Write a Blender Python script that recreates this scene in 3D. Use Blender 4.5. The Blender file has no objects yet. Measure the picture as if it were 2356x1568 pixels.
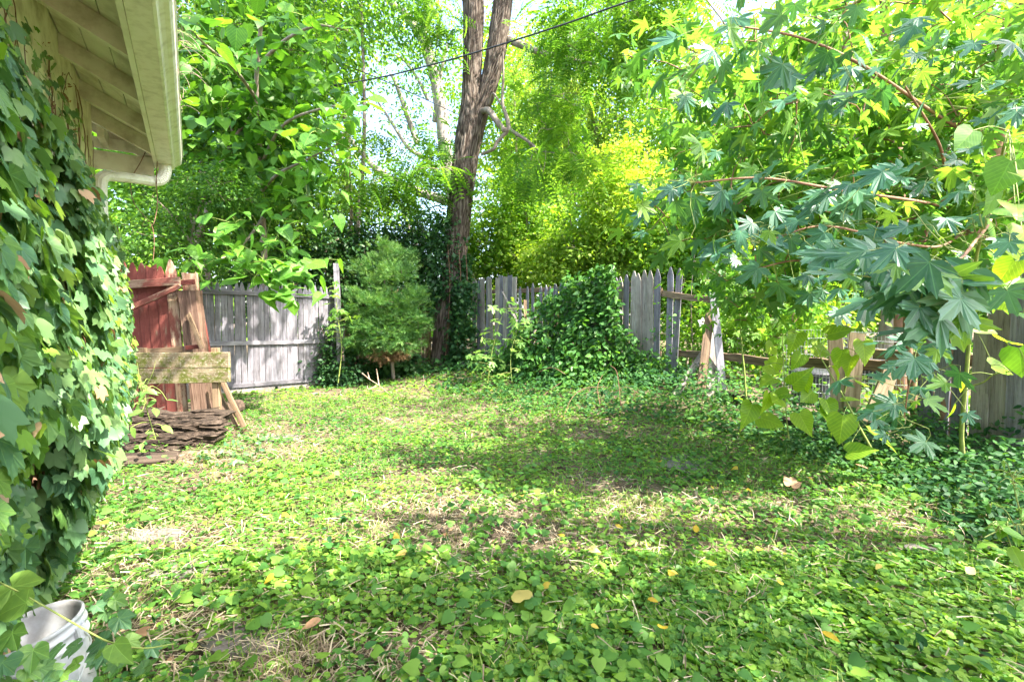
import bpy, math, random
import numpy as np
from mathutils import Vector, Matrix

random.seed(7)
RNG = np.random.default_rng(7)
sc = bpy.context.scene
COL = sc.collection

# ---------------------------------------------------------------- camera, sky, sun, exposure
CAM_H = 1.30
F_PX, W_PX, H_PX = 1113.0, 2356.0, 1568.0
TILT = math.atan((784.0 - 735.0) / F_PX)
cam_d = bpy.data.cameras.new('camera')
cam = bpy.data.objects.new('camera', cam_d)
COL.objects.link(cam)
cam.location = (0, 0, CAM_H)
cam.rotation_euler = (math.pi / 2 - TILT, 0, 0)
cam_d.sensor_width = 36.0
cam_d.lens = 36.0 * F_PX / W_PX
cam_d.clip_start = 0.05
cam_d.clip_end = 500
sc.camera = cam

SUN_EL = math.radians(54)
SUN_AZ = math.atan2(-0.50, 0.95)          # direction towards the sun, in the xy plane
sun_dir = Vector((math.cos(SUN_EL) * math.cos(SUN_AZ), math.cos(SUN_EL) * math.sin(SUN_AZ), math.sin(SUN_EL)))
world = bpy.data.worlds.new('World')
sc.world = world
world.use_nodes = True
wn = world.node_tree
wn.nodes.clear()
w_out = wn.nodes.new('ShaderNodeOutputWorld')
w_bg = wn.nodes.new('ShaderNodeBackground')
w_sky = wn.nodes.new('ShaderNodeTexSky')
w_sky.sky_type = 'NISHITA'
w_sky.sun_disc = False
w_sky.sun_elevation = SUN_EL
w_sky.sun_rotation = math.pi / 2 - SUN_AZ
w_sky.air_density = 1.0
w_sky.dust_density = 3.0
w_sky.ozone_density = 1.0
w_bg.inputs['Strength'].default_value = 0.15
wn.links.new(w_sky.outputs[0], w_bg.inputs['Color'])
wn.links.new(w_bg.outputs[0], w_out.inputs['Surface'])

sun_d = bpy.data.lights.new('sun', 'SUN')
sun_d.energy = 4.2
sun_d.angle = math.radians(0.53)
sun_d.color = (1.0, 0.93, 0.80)
sun = bpy.data.objects.new('sun', sun_d)
COL.objects.link(sun)
sun.rotation_euler = sun_dir.to_track_quat('Z', 'Y').to_euler()
sun.location = (8, -2, 14)

sc.view_settings.view_transform = 'Standard'
sc.view_settings.look = 'None'
sc.view_settings.gamma = 1
sc.view_settings.exposure = 2.72
sc.view_settings.use_curve_mapping = False
cy = sc.cycles
cy.use_denoising = True
cy.max_bounces = 8
cy.diffuse_bounces = 5
cy.glossy_bounces = 2
cy.transmission_bounces = 6
cy.transparent_max_bounces = 4
cy.sample_clamp_indirect = 6
cy.caustics_reflective = False
cy.caustics_refractive = False


# ---------------------------------------------------------------- helpers
def at(X, Y, d):
    """world point at ground distance d (metres along +y) for a survey reading X, Y of the site photo"""
    a = (X - W_PX / 2) / F_PX
    b = (H_PX / 2 - Y) / F_PX
    v = Vector((a, math.cos(TILT) + b * math.sin(TILT), -math.sin(TILT) + b * math.cos(TILT)))
    v *= d / v.y
    return Vector((v.x, v.y, v.z + CAM_H))


def _hash(ix, iy, iz, seed):
    h = (ix.astype(np.int64) * 374761393 + iy.astype(np.int64) * 668265263 + iz.astype(np.int64) * 2147483647 + seed * 1274126177) & 0xFFFFFFFF
    h = ((h ^ (h >> 13)) * 1274126177) & 0xFFFFFFFF
    h = ((h ^ (h >> 16)) * 2246822519) & 0xFFFFFFFF
    return ((h ^ (h >> 15)) & 0xFFFFFF) / float(0xFFFFFF)


def vnoise(p, seed=0):
    p = np.asarray(p, float)
    i = np.floor(p).astype(np.int64)
    f = p - i
    f = f * f * (3 - 2 * f)
    r = 0
    for dx in (0, 1):
        for dy in (0, 1):
            for dz in (0, 1):
                w = (f[..., 0] if dx else 1 - f[..., 0]) * (f[..., 1] if dy else 1 - f[..., 1]) * (f[..., 2] if dz else 1 - f[..., 2])
                r = r + w * _hash(i[..., 0] + dx, i[..., 1] + dy, i[..., 2] + dz, seed)
    return r


def fbm(p, octv=4, seed=0):
    s, a, t = 0, 0.5, 0
    p = np.asarray(p, float)
    for k in range(octv):
        s = s + a * vnoise(p, seed + k)
        t += a
        a *= 0.5
        p = p * 2.03
    return s / t


def n2(x, y, scale, octv=3, seed=0):
    x = np.asarray(x, float)
    return fbm(np.stack([x * scale, np.asarray(y, float) * scale, np.zeros_like(x)], -1), octv, seed)


def unit(v):
    v = np.asarray(v, float)
    return v / np.maximum(np.linalg.norm(v, axis=-1, keepdims=True), 1e-9)


class MB:
    """collects verts / faces of one mesh object"""
    def __init__(self):
        self.v, self.f, self.t, self.n = [], [], [], 0

    def add(self, v, faces, tint=0.5):
        v = np.asarray(v, float).reshape(-1, 3)
        self.v.append(v)
        self.t.append(np.broadcast_to(np.asarray(tint, float), (len(v),)).copy())
        if isinstance(faces, np.ndarray):
            self.f.append(faces + self.n)
        else:
            by = {}
            for f in faces:
                by.setdefault(len(f), []).append(f)
            for k, fs in by.items():
                self.f.append(np.asarray(fs, int) + self.n)
        self.n += len(v)
        return self

    def mesh(self, name, mat, smooth=False):
        V = np.concatenate(self.v)
        T = np.concatenate(self.t)
        loops = np.concatenate([f.reshape(-1) for f in self.f])
        tot = np.concatenate([np.full(len(f), f.shape[1]) for f in self.f])
        start = np.concatenate([[0], np.cumsum(tot)[:-1]])
        me = bpy.data.meshes.new(name)
        me.vertices.add(len(V))
        me.vertices.foreach_set('co', V.astype(np.float32).ravel())
        me.loops.add(len(loops))
        me.loops.foreach_set('vertex_index', loops.astype(np.int32))
        me.polygons.add(len(tot))
        me.polygons.foreach_set('loop_start', start.astype(np.int32))
        me.polygons.foreach_set('loop_total', tot.astype(np.int32))
        me.polygons.foreach_set('use_smooth', np.full(len(tot), bool(smooth)))
        at_ = me.attributes.new('tint', 'FLOAT', 'POINT')
        at_.data.foreach_set('value', T.astype(np.float32))
        me.update(calc_edges=True)
        me.validate()
        if mat:
            me.materials.append(mat)
        return me

    def build(self, name, mat, parent=None, smooth=False, kind=None, label=None, cat=None, group=None):
        return link(name, self.mesh(name, mat, smooth), parent, kind, label, cat, group)


def link(name, me, parent=None, kind=None, label=None, cat=None, group=None, loc=None, rot=None):
    o = bpy.data.objects.new(name, me)
    COL.objects.link(o)
    if parent:
        o.parent = parent
        # parents are empties placed in world space: children keep world placement
        o.matrix_parent_inverse = Matrix.Translation(-Vector(parent.location)) if parent.type == 'EMPTY' else Matrix()
    if loc is not None:
        o.location = loc
    if rot is not None:
        o.rotation_euler = rot
    tag(o, label, cat, group, kind)
    return o


def tag(o, label=None, cat=None, group=None, kind=None):
    if label: o['label'] = label
    if cat: o['category'] = cat
    if group: o['group'] = group
    if kind: o['kind'] = kind
    return o


def thing(name, label, cat, loc=(0, 0, 0), group=None):
    o = bpy.data.objects.new(name, None)
    COL.objects.link(o)
    o.location = loc
    o.empty_display_size = 0.2
    tag(o, label, cat, group)
    return o


def tube_arrays(pts, rad, seg=8, cap=True, ridge=None):
    P = np.array([tuple(p) for p in pts], float)
    R = np.broadcast_to(np.asarray(rad, float), (len(P),))
    T = np.gradient(P, axis=0)
    T = unit(T)
    ref = np.array([0, 0, 1.0]) if abs(T[0][2]) < 0.9 else np.array([1.0, 0, 0])
    a = unit(np.cross(T[0], ref))
    A = [a]
    for i in range(1, len(P)):
        a = A[-1] - T[i] * np.dot(A[-1], T[i])
        A.append(a / max(np.linalg.norm(a), 1e-9))
    A = np.array(A)
    B = np.cross(T, A)
    th = np.linspace(0, 2 * math.pi, seg, endpoint=False)
    rr = R[:, None] * np.ones(seg)[None]
    if ridge is not None:
        rr = rr * ridge(P, th)
    V = P[:, None] + rr[..., None] * (np.cos(th)[None, :, None] * A[:, None] + np.sin(th)[None, :, None] * B[:, None])
    n = len(P)
    i = np.arange(n - 1)[:, None] * seg
    j = np.arange(seg)[None]
    k = (j + 1) % seg
    F = np.stack([i + j, i + k, i + k + seg, i + j + seg], -1).reshape(-1, 4)
    V = V.reshape(-1, 3)
    return V, F


def add_tube(mb, pts, rad, seg=8, tint=0.5, ridge=None):
    V, F = tube_arrays(pts, rad, seg, ridge=ridge)
    mb.add(V, F, tint)
    n = len(V)
    mb.add(V[-seg:], [tuple(range(seg))], tint)
    mb.add(V[:seg], [tuple(range(seg))[::-1]], tint)


def smooth_path(pts, n=24):
    """Catmull-Rom through control points (each x,y,z[,r])"""
    P = np.array([tuple(p) for p in pts], float)
    P = np.concatenate([[2 * P[0] - P[1]], P, [2 * P[-1] - P[-2]]])
    m = len(P) - 3
    out = []
    for t in np.linspace(0, m - 1e-6, n):
        i = int(t)
        f = t - i
        a, b, c, d = P[i:i + 4]
        out.append(0.5 * (2 * b + (c - a) * f + (2 * a - 5 * b + 4 * c - d) * f * f + (3 * b - a - 3 * c + d) * f ** 3))
    return np.array(out)


def add_box(mb, c, size, rot=None, tint=0.5, ch=0.0):
    """box centred at c; rot = 3x3 or None; ch = chamfer on the four long (z) edges"""
    sx, sy, sz = [s / 2 for s in size]
    if ch > 0:
        prof = [(-sx + ch, -sy), (sx - ch, -sy), (sx, -sy + ch), (sx, sy - ch), (sx - ch, sy), (-sx + ch, sy), (-sx, sy - ch), (-sx, -sy + ch)]
    else:
        prof = [(-sx, -sy), (sx, -sy), (sx, sy), (-sx, sy)]
    k = len(prof)
    V = np.array([(x, y, -sz) for x, y in prof] + [(x, y, sz) for x, y in prof])
    if rot is not None:
        V = V @ np.array(rot).T
    V = V + np.array(c)
    F = [tuple(range(k))[::-1], tuple(range(k, 2 * k))] + [(i, (i + 1) % k, (i + 1) % k + k, i + k) for i in range(k)]
    mb.add(V, F, tint)


def frame(zdir, xdir):
    z = np.array(unit(np.array(zdir, float)))
    x = np.array(xdir, float)
    x = unit(x - z * np.dot(x, z))
    y = np.cross(z, x)
    return np.stack([x, y, z], 1)


def plank_arrays(w, t, L, rows=6, seed=0, point=0.0, jag=0.0, ch=0.003, warp=0.004, waste=0.0):
    """weathered board, its length on +z from 0 to L, slightly uneven; point = picket tip height, jag = broken-off top"""
    r = random.Random(seed)
    prof = np.array([(-w / 2 + ch, -t / 2), (w / 2 - ch, -t / 2), (w / 2, -t / 2 + ch), (w / 2, t / 2 - ch), (w / 2 - ch, t / 2), (-w / 2 + ch, t / 2), (-w / 2, t / 2 - ch), (-w / 2, -t / 2 + ch)])
    zs = list(np.linspace(0, L - point, rows))
    rings = []
    b0, b1 = r.uniform(-1, 1) * warp, r.uniform(-1, 1) * warp
    for i, z in enumerate(zs):
        f = z / L
        s = 1 + r.uniform(-1, 1) * 0.02 - (waste if 0 < i < rows - 1 and r.random() < .5 else 0)
        q = prof * np.array([s, 1.0])
        off = np.array([b0 * math.sin(f * 3) + r.uniform(-1, 1) * warp * .25, b1 * math.sin(f * 4 + 1)])
        rings.append(np.column_stack([q + off, np.full(8, z)]))
    if point > 0:
        for (fz, fs) in ((0.45, 0.66), (0.8, 0.38), (1.0, 0.12)):
            q = prof * np.array([fs, 1.0])
            rings.append(np.column_stack([q, np.full(8, L - point + point * fz * r.uniform(.97, 1.0))]))
    if jag > 0:
        top = rings[-1].copy()
        top[:, 2] += np.array([r.uniform(-1, 1) * jag for _ in range(8)])
        rings[-1] = top
    if jag > 0:
        bt = rings[0].copy()
        bt[:, 2] += np.array([r.uniform(0, 1) * jag for _ in range(8)])
        rings[0] = bt
    V = np.concatenate(rings)
    n = len(rings)
    F = [tuple(range(8))[::-1], tuple(range((n - 1) * 8, n * 8))]
    for i in range(n - 1):
        for j in range(8):
            k = (j + 1) % 8
            F.append((i * 8 + j, i * 8 + k, i * 8 + 8 + k, i * 8 + 8 + j))
    return V, F


def plank_mesh(name, mat, *a, **k):
    V, F = plank_arrays(*a, **k)
    mb = MB()
    mb.add(V, F)
    return mb.mesh(name, mat)


def plank_between(name, mat, p, q, w, t, face, parent=None, seed=0, **kw):
    """board running from p to q whose wide side faces 'face'"""
    p, q = Vector(p), Vector(q)
    L = (q - p).length
    me = plank_mesh(name, mat, w, t, L, seed=seed, **{k: v for k, v in kw.items() if k in ('rows', 'point', 'jag', 'ch', 'warp', 'waste')})
    z = (q - p).normalized()
    y = Vector(face)
    y = (y - z * y.dot(z)).normalized()
    x = y.cross(z)
    M = Matrix((x, y, z)).transposed().to_4x4()
    o = link(name, me, parent, **{k: v for k, v in kw.items() if k in ('label', 'cat', 'group', 'kind')})
    o.rotation_euler = M.to_euler()
    o.location = p
    return o


# ---------------------------------------------------------------- leaves
def strip_leaf(st, fold=0.18, droop=0.12, curl=0.0):
    """st: (ymid, yedge, halfwidth) stations from stalk to tip"""
    V, F = [], []
    idx = []
    for (ym, ye, w) in st:
        z = -droop * ym * ym
        if w == 0:
            idx.append((len(V),) * 3)
            V.append((0, ym, z))
        else:
            i = len(V)
            V += [(-w, ye, z + fold * w - curl * w * w), (0, ym, z), (w, ye, z + fold * w - curl * w * w)]
            idx.append((i, i + 1, i + 2))
    for a, b in zip(idx, idx[1:]):
        for s in (0, 1):
            q = [a[s], a[s + 1], b[s + 1], b[s]]
            u = []
            for k in q:
                if k not in u: u.append(k)
            if len(u) == 3: F.append((u[0], u[1], u[2]))
            elif len(u) == 4: F += [(u[0], u[1], u[2]), (u[0], u[2], u[3])]
    return np.array(V, float), np.array(F)


def fan_leaf(half, fold=0.12, droop=0.25, wav=0.0, seed=0, cz=0.0):
    """half: (angle from tip axis, radius) for one side, mirrored; fan around the stalk joint"""
    r = random.Random(seed)
    pts = [(a, q) for a, q in half]
    full = [(-a, q) for a, q in reversed(half) if 0 < a < 180] + pts
    V = [(0, 0, cz)]
    for a, q in full:
        t = math.radians(a)
        x, y = q * math.sin(t), q * math.cos(t)
        V.append((x, y, fold * abs(x) - droop * q * q + r.uniform(-1, 1) * wav))
    n = len(full)
    F = [(0, i + 1, (i + 1) % n + 1) for i in range(n)]
    return np.array(V, float), np.array(F)[:, ::-1]


OVATE = strip_leaf([(0, 0, 0), (.12, .1, .16), (.38, .36, .27), (.7, .68, .19), (1, 1, 0)])
OVATE_LO = strip_leaf([(0, 0, 0), (.42, .4, .28), (1, 1, 0)])
LANCE = strip_leaf([(0, 0, 0), (.3, .3, .13), (.65, .65, .11), (1, 1, 0)])
HEART = strip_leaf([(0, 0, 0), (.03, -.13, .2), (.1, -.04, .37), (.25, .16, .44), (.5, .46, .38), (.78, .76, .17), (1.05, 1.05, 0)], fold=.16, droop=.22)
HEART2 = strip_leaf([(0, 0, 0), (.03, -.12, .19), (.1, -.02, .36), (.25, .18, .42), (.5, .48, .35), (.78, .76, .15), (1.08, 1.08, 0)], fold=.34, droop=.4)
HEART3 = strip_leaf([(0, 0, 0), (.03, -.12, .21), (.1, -.04, .39), (.25, .15, .47), (.5, .44, .41), (.78, .74, .2), (1.0, 1.0, 0)], fold=.02, droop=.1, curl=.25)
MAPLE_H = [(0, 1.0), (6, .83), (12, .84), (17, .60), (25, .37), (33, .55), (38, .76), (42, .73), (48, .95), (54, .73), (62, .70), (67, .50), (78, .33), (88, .47), (97, .62), (110, .44), (140, .25), (180, .05)]
MAPLES = [fan_leaf(MAPLE_H, f, d, .02, s) for f, d, s in ((.04, .12, 1), (.12, .05, 2), (-.05, .25, 3), (.08, .4, 4), (.2, -.05, 5))]
MAPLE_LO = fan_leaf([(0, 1.0), (14, .66), (24, .3), (40, .66), (48, .9), (60, .6), (77, .25), (97, .52), (150, .12)], .12, .3)
IVY_H = [(0, 1.0), (7, .86), (13, .82), (24, .64), (30, .60), (37, .70), (46, .84), (53, .72), (66, .62), (84, .56), (104, .54), (125, .50), (146, .46), (164, .36), (178, .1)]
IVYS = [fan_leaf(IVY_H, f, d, .025, s) for f, d, s in ((.08, .1, 1), (.22, .2, 2), (0, .25, 3), (.12, .0, 4), (-.08, .3, 6))]
IVY_LO = fan_leaf([(0, 1.0), (14, .8), (29, .6), (46, .82), (66, .62), (104, .54), (146, .46), (178, .1)], .15, .25)
EIVY = fan_leaf([(0, .8), (22, .5), (50, .68), (75, .42), (100, .5), (150, .38), (178, .1)], .12, .2)
ROUND = fan_leaf([(0, .62), (18, .57), (36, .62), (54, .56), (72, .60), (90, .54), (110, .56), (130, .48), (152, .42), (176, .08)], .22, -.12, .015, 5)
ROUND2 = fan_leaf([(0, .66), (22, .60), (48, .60), (76, .55), (105, .53), (135, .48), (160, .36), (178, .08)], .3, .2, .01, 6)
ROUND_LO = fan_leaf([(0, .62), (45, .60), (90, .56), (135, .48), (176, .08)], .2, -.1)
BLADE = strip_leaf([(0, 0, 0.028), (.5, .5, .02), (1, 1, 0)], fold=.1, droop=.35)


def compound(nl, leaf_len, L=1.0, droop=.35):
    """pinnate leaf: thin rachis and paired leaflets"""
    V, F = [], []
    for i in range(nl):
        t = .18 + .8 * i / (nl - 1)
        for s in (-1, 1):
            y, z = t * L, -droop * t * t
            ll = leaf_len * (1 - .35 * abs(t - .5))
            b = len(V)
            dx, dy = s * ll * .93, ll * .3
            px, py = .16 * ll * -.3 * s, .16 * ll * .93
            V += [(0, y, z), (dx * .45 - px, y + dy * .45 - py, z - .03), (dx, y + dy, z - .25 * ll), (dx * .45 + px, y + dy * .45 + py, z - .0)]
            F.append((b, b + 1, b + 2, b + 3))
    b = len(V)
    V += [(-.006, 0, 0), (.006, 0, 0), (.004, 1, -droop), (-.004, 1, -droop)]
    F.append((b, b + 1, b + 2, b + 3))
    return np.array(V, float), np.array(F)


PINNATE = compound(8, .30)
PINNATE_S = compound(6, .34)


def needle_spray():
    V, F = [], []
    r = random.Random(3)
    for i in range(12):
        t = i / 12
        s = 1 if i % 2 else -1
        y = t * .8
        l = .30 * (1 - .4 * t)
        b = len(V)
        V += [(0, y, 0), (s * l, y + l * .8, r.uniform(-.12, .12)), (s * .03, y + .07, .02)]
        F.append((b, b + 1, b + 2))
    b = len(V)
    V += [(-.015, 0, 0), (.015, 0, 0), (0, 1.05, 0)]
    F.append((b, b + 1, b + 2))
    return np.array(V, float), np.array(F)


NEEDLE = needle_spray()


def scatter(mb, tmpl, O, D, N, S, tint):
    """place the leaf template at every O: D = tip direction, N = face normal, S = size"""
    TV, TF = tmpl
    O = np.asarray(O, float)
    n = len(O)
    if n == 0: return
    D = unit(D)
    N = np.asarray(N, float)
    N = unit(N - D * np.sum(N * D, -1, keepdims=True) + 1e-6)
    X = np.cross(D, N)
    S = np.broadcast_to(np.asarray(S, float), (n,))[:, None, None]
    V = O[:, None] + S * (TV[None, :, 0:1] * X[:, None] + TV[None, :, 1:2] * D[:, None] + TV[None, :, 2:3] * N[:, None])
    F = (TF[None] + (np.arange(n) * len(TV))[:, None, None]).reshape(-1, TF.shape[1])
    T = np.repeat(np.broadcast_to(tint, (n,)), len(TV))
    mb.add(V.reshape(-1, 3), F, T)


def rvec(n, s=1.0):
    return RNG.normal(size=(n, 3)) * s


def leaf_frames(n, outward=None, up=1.0, out=0.6, droop=0.4, jit=0.5):
    """natural orientation: faces up/outward, tips outward and drooping"""
    o = unit(outward) if outward is not None else unit(rvec(n) * np.array([1, 1, .2]))
    D = unit(o * out + rvec(n, .7) * np.array([1, 1, .5]) + np.array([0, 0, -droop]))
    N = unit(np.array([0, 0, up]) + o * .35 + rvec(n, jit))
    return D, N


def leaf_objects(name, tmpls, mats, O, D, N, S, parent):
    """each big leaf an object of its own, mesh data shared between alike leaves"""
    meshes = {}
    out = []
    for i in range(len(O)):
        a, b = i % len(tmpls), random.randrange(len(mats))
        if (a, b) not in meshes:
            mb = MB()
            mb.add(tmpls[a][0], tmpls[a][1], .5)
            meshes[(a, b)] = mb.mesh(name, mats[b])
        d = Vector(D[i]).normalized()
        nn = Vector(N[i])
        nn = (nn - d * nn.dot(d)).normalized()
        x = d.cross(nn)
        M = Matrix((x, d, nn)).transposed().to_4x4()
        o = bpy.data.objects.new(name, meshes[(a, b)])
        COL.objects.link(o)
        o.parent = parent
        if parent is not None:
            o.matrix_parent_inverse = Matrix.Translation(-Vector(parent.location))
        o.location = Vector(O[i])
        o.rotation_euler = M.to_euler()
        s = float(S[i])
        o.scale = (s, s, s)
        out.append(o)
    return out


# ---------------------------------------------------------------- materials
def new_mat(name):
    m = bpy.data.materials.new(name)
    m.use_nodes = True
    nt = m.node_tree
    nt.nodes.clear()
    out = nt.nodes.new('ShaderNodeOutputMaterial')
    return m, nt, out


def nd(nt, typ, **kw):
    n = nt.nodes.new(typ)
    for k, v in kw.items():
        if k in n.inputs: n.inputs[k].default_value = v
        else: setattr(n, k, v)
    return n


def ramp(nt, fac, stops):
    r = nt.nodes.new('ShaderNodeValToRGB')
    el = r.color_ramp.elements
    while len(el) < len(stops): el.new(0.5)
    for e, (p, c) in zip(el, stops):
        e.position = p
        e.color = tuple(c) + (1,) if len(c) == 3 else c
    nt.links.new(fac, r.inputs[0])
    return r.outputs[0]


def noise(nt, vec, scale, detail=4, rough=.55, dist=0.0):
    n = nt.nodes.new('ShaderNodeTexNoise')
    n.inputs['Scale'].default_value = scale
    n.inputs['Detail'].default_value = detail
    n.inputs['Roughness'].default_value = rough
    n.inputs['Distortion'].default_value = dist
    if vec is not None: nt.links.new(vec, n.inputs['Vector'])
    return n.outputs[0]


def mapping(nt, src, scale):
    tc = nt.nodes.new('ShaderNodeTexCoord')
    mp = nt.nodes.new('ShaderNodeMapping')
    mp.inputs['Scale'].default_value = scale
    nt.links.new(tc.outputs[src], mp.inputs['Vector'])
    return mp.outputs[0]


def mixc(nt, fac, a, b, mode='MIX'):
    m = nt.nodes.new('ShaderNodeMix')
    m.data_type = 'RGBA'
    m.blend_type = mode
    for s, v in ((0, fac), (6, a), (7, b)):
        if hasattr(v, 'is_output') or isinstance(v, bpy.types.NodeSocket): nt.links.new(v, m.inputs[s])
        else: m.inputs[s].default_value = v if not isinstance(v, tuple) else (v + (1,) if len(v) == 3 else v)
    return m.outputs[2]


def bump(nt, h, strength=.5, dist=.01):
    b = nt.nodes.new('ShaderNodeBump')
    b.inputs['Strength'].default_value = strength
    b.inputs['Distance'].default_value = dist
    nt.links.new(h, b.inputs['Height'])
    return b.outputs[0]


def leaf_mat(name, c0, c1, c2, trans=.45, tcol=None, rough=.45, spec=.4, vein=False, objrand=False, vein_ax=((48, 1), (97, 1))):
    """thin leaf: colour varies leaf by leaf, some light passes through"""
    m, nt, out = new_mat(name)
    if objrand:
        oi = nt.nodes.new('ShaderNodeObjectInfo')
        fac = oi.outputs['Random']
    else:
        a = nt.nodes.new('ShaderNodeAttribute')
        a.attribute_name = 'tint'
        fac = a.outputs['Fac']
    col = ramp(nt, fac, [(0.0, c0), (.5, c1), (1.0, c2)])
    if vein:
        v = mapping(nt, 'Object', (1, 1, 1))
        sx = nt.nodes.new('ShaderNodeSeparateXYZ')
        nt.links.new(v, sx.inputs[0])
        ab = nd(nt, 'ShaderNodeMath', operation='ABSOLUTE')
        nt.links.new(sx.outputs[0], ab.inputs[0])
        def mth(op, *a):
            q = nd(nt, 'ShaderNodeMath', operation=op)
            for k_, v_ in enumerate(a):
                if isinstance(v_, (int, float)): q.inputs[k_].default_value = v_
                else: nt.links.new(v_, q.inputs[k_])
            return q.outputs[0]
        if vein == 'palm':
            X_, Y_ = ab.outputs[0], sx.outputs[1]
            best = X_
            for ang_, ln_ in vein_ax:
                ca, sa = math.cos(math.radians(ang_)), math.sin(math.radians(ang_))
                dd_ = mth('ABSOLUTE', mth('SUBTRACT', mth('MULTIPLY', X_, ca), mth('MULTIPLY', Y_, sa)))
                al_ = mth('ADD', mth('MULTIPLY', X_, sa), mth('MULTIPLY', Y_, ca))
                dd_ = mth('ADD', dd_, mth('MULTIPLY', mth('LESS_THAN', al_, 0.0), 1.0))
                best = mth('MINIMUM', best, dd_)
            mx = nd(nt, 'ShaderNodeMath', operation='LESS_THAN')
            mx.inputs[1].default_value = .011
            nt.links.new(best, mx.inputs[0])
        else:
            # side veins: slanted stripes mirrored on the midrib
            ml = nd(nt, 'ShaderNodeMath', operation='MULTIPLY_ADD')
            nt.links.new(ab.outputs[0], ml.inputs[0])
            ml.inputs[1].default_value = -1.0
            nt.links.new(sx.outputs[1], ml.inputs[2])
            m2 = nd(nt, 'ShaderNodeMath', operation='MULTIPLY')
            m2.inputs[1].default_value = 7.0
            nt.links.new(ml.outputs[0], m2.inputs[0])
            fr = nd(nt, 'ShaderNodeMath', operation='FRACT')
            nt.links.new(m2.outputs[0], fr.inputs[0])
            l1 = nd(nt, 'ShaderNodeMath', operation='LESS_THAN')
            l1.inputs[1].default_value = .13
            nt.links.new(fr.outputs[0], l1.inputs[0])
            l2 = nd(nt, 'ShaderNodeMath', operation='LESS_THAN')
            l2.inputs[1].default_value = .014
            nt.links.new(ab.outputs[0], l2.inputs[0])
            mx = nd(nt, 'ShaderNodeMath', operation='MAXIMUM')
            nt.links.new(l1.outputs[0], mx.inputs[0])
            nt.links.new(l2.outputs[0], mx.inputs[1])
        hf = nd(nt, 'ShaderNodeMath', operation='MULTIPLY')
        hf.inputs[1].default_value = .4
        nt.links.new(mx.outputs[0], hf.inputs[0])
        col = mixc(nt, hf.outputs[0], col, tuple(min(1, x * 1.9 + .02) for x in c2))
        vec = mapping(nt, 'Object', (1, 1, 1))
        nz = noise(nt, vec, 5, 3)
        col = mixc(nt, .35, col, ramp(nt, nz, [(.3, c0), (.7, c2)]))
    bs = nd(nt, 'ShaderNodeBsdfPrincipled', Roughness=rough)
    bs.inputs['Specular IOR Level'].default_value = spec * .7
    nt.links.new(col, bs.inputs['Base Color'])
    tr = nt.nodes.new('ShaderNodeBsdfTranslucent')
    tcol = tcol or (2.4, 2.1, .7)
    tc = mixc(nt, 1.0, col, tuple(tcol), 'MULTIPLY')
    nt.links.new(tc, tr.inputs['Color'])
    mx = nt.nodes.new('ShaderNodeMixShader')
    mx.inputs[0].default_value = trans
    nt.links.new(bs.outputs[0], mx.inputs[1])
    nt.links.new(tr.outputs[0], mx.inputs[2])
    nt.links.new(mx.outputs[0], out.inputs['Surface'])
    return m


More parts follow.
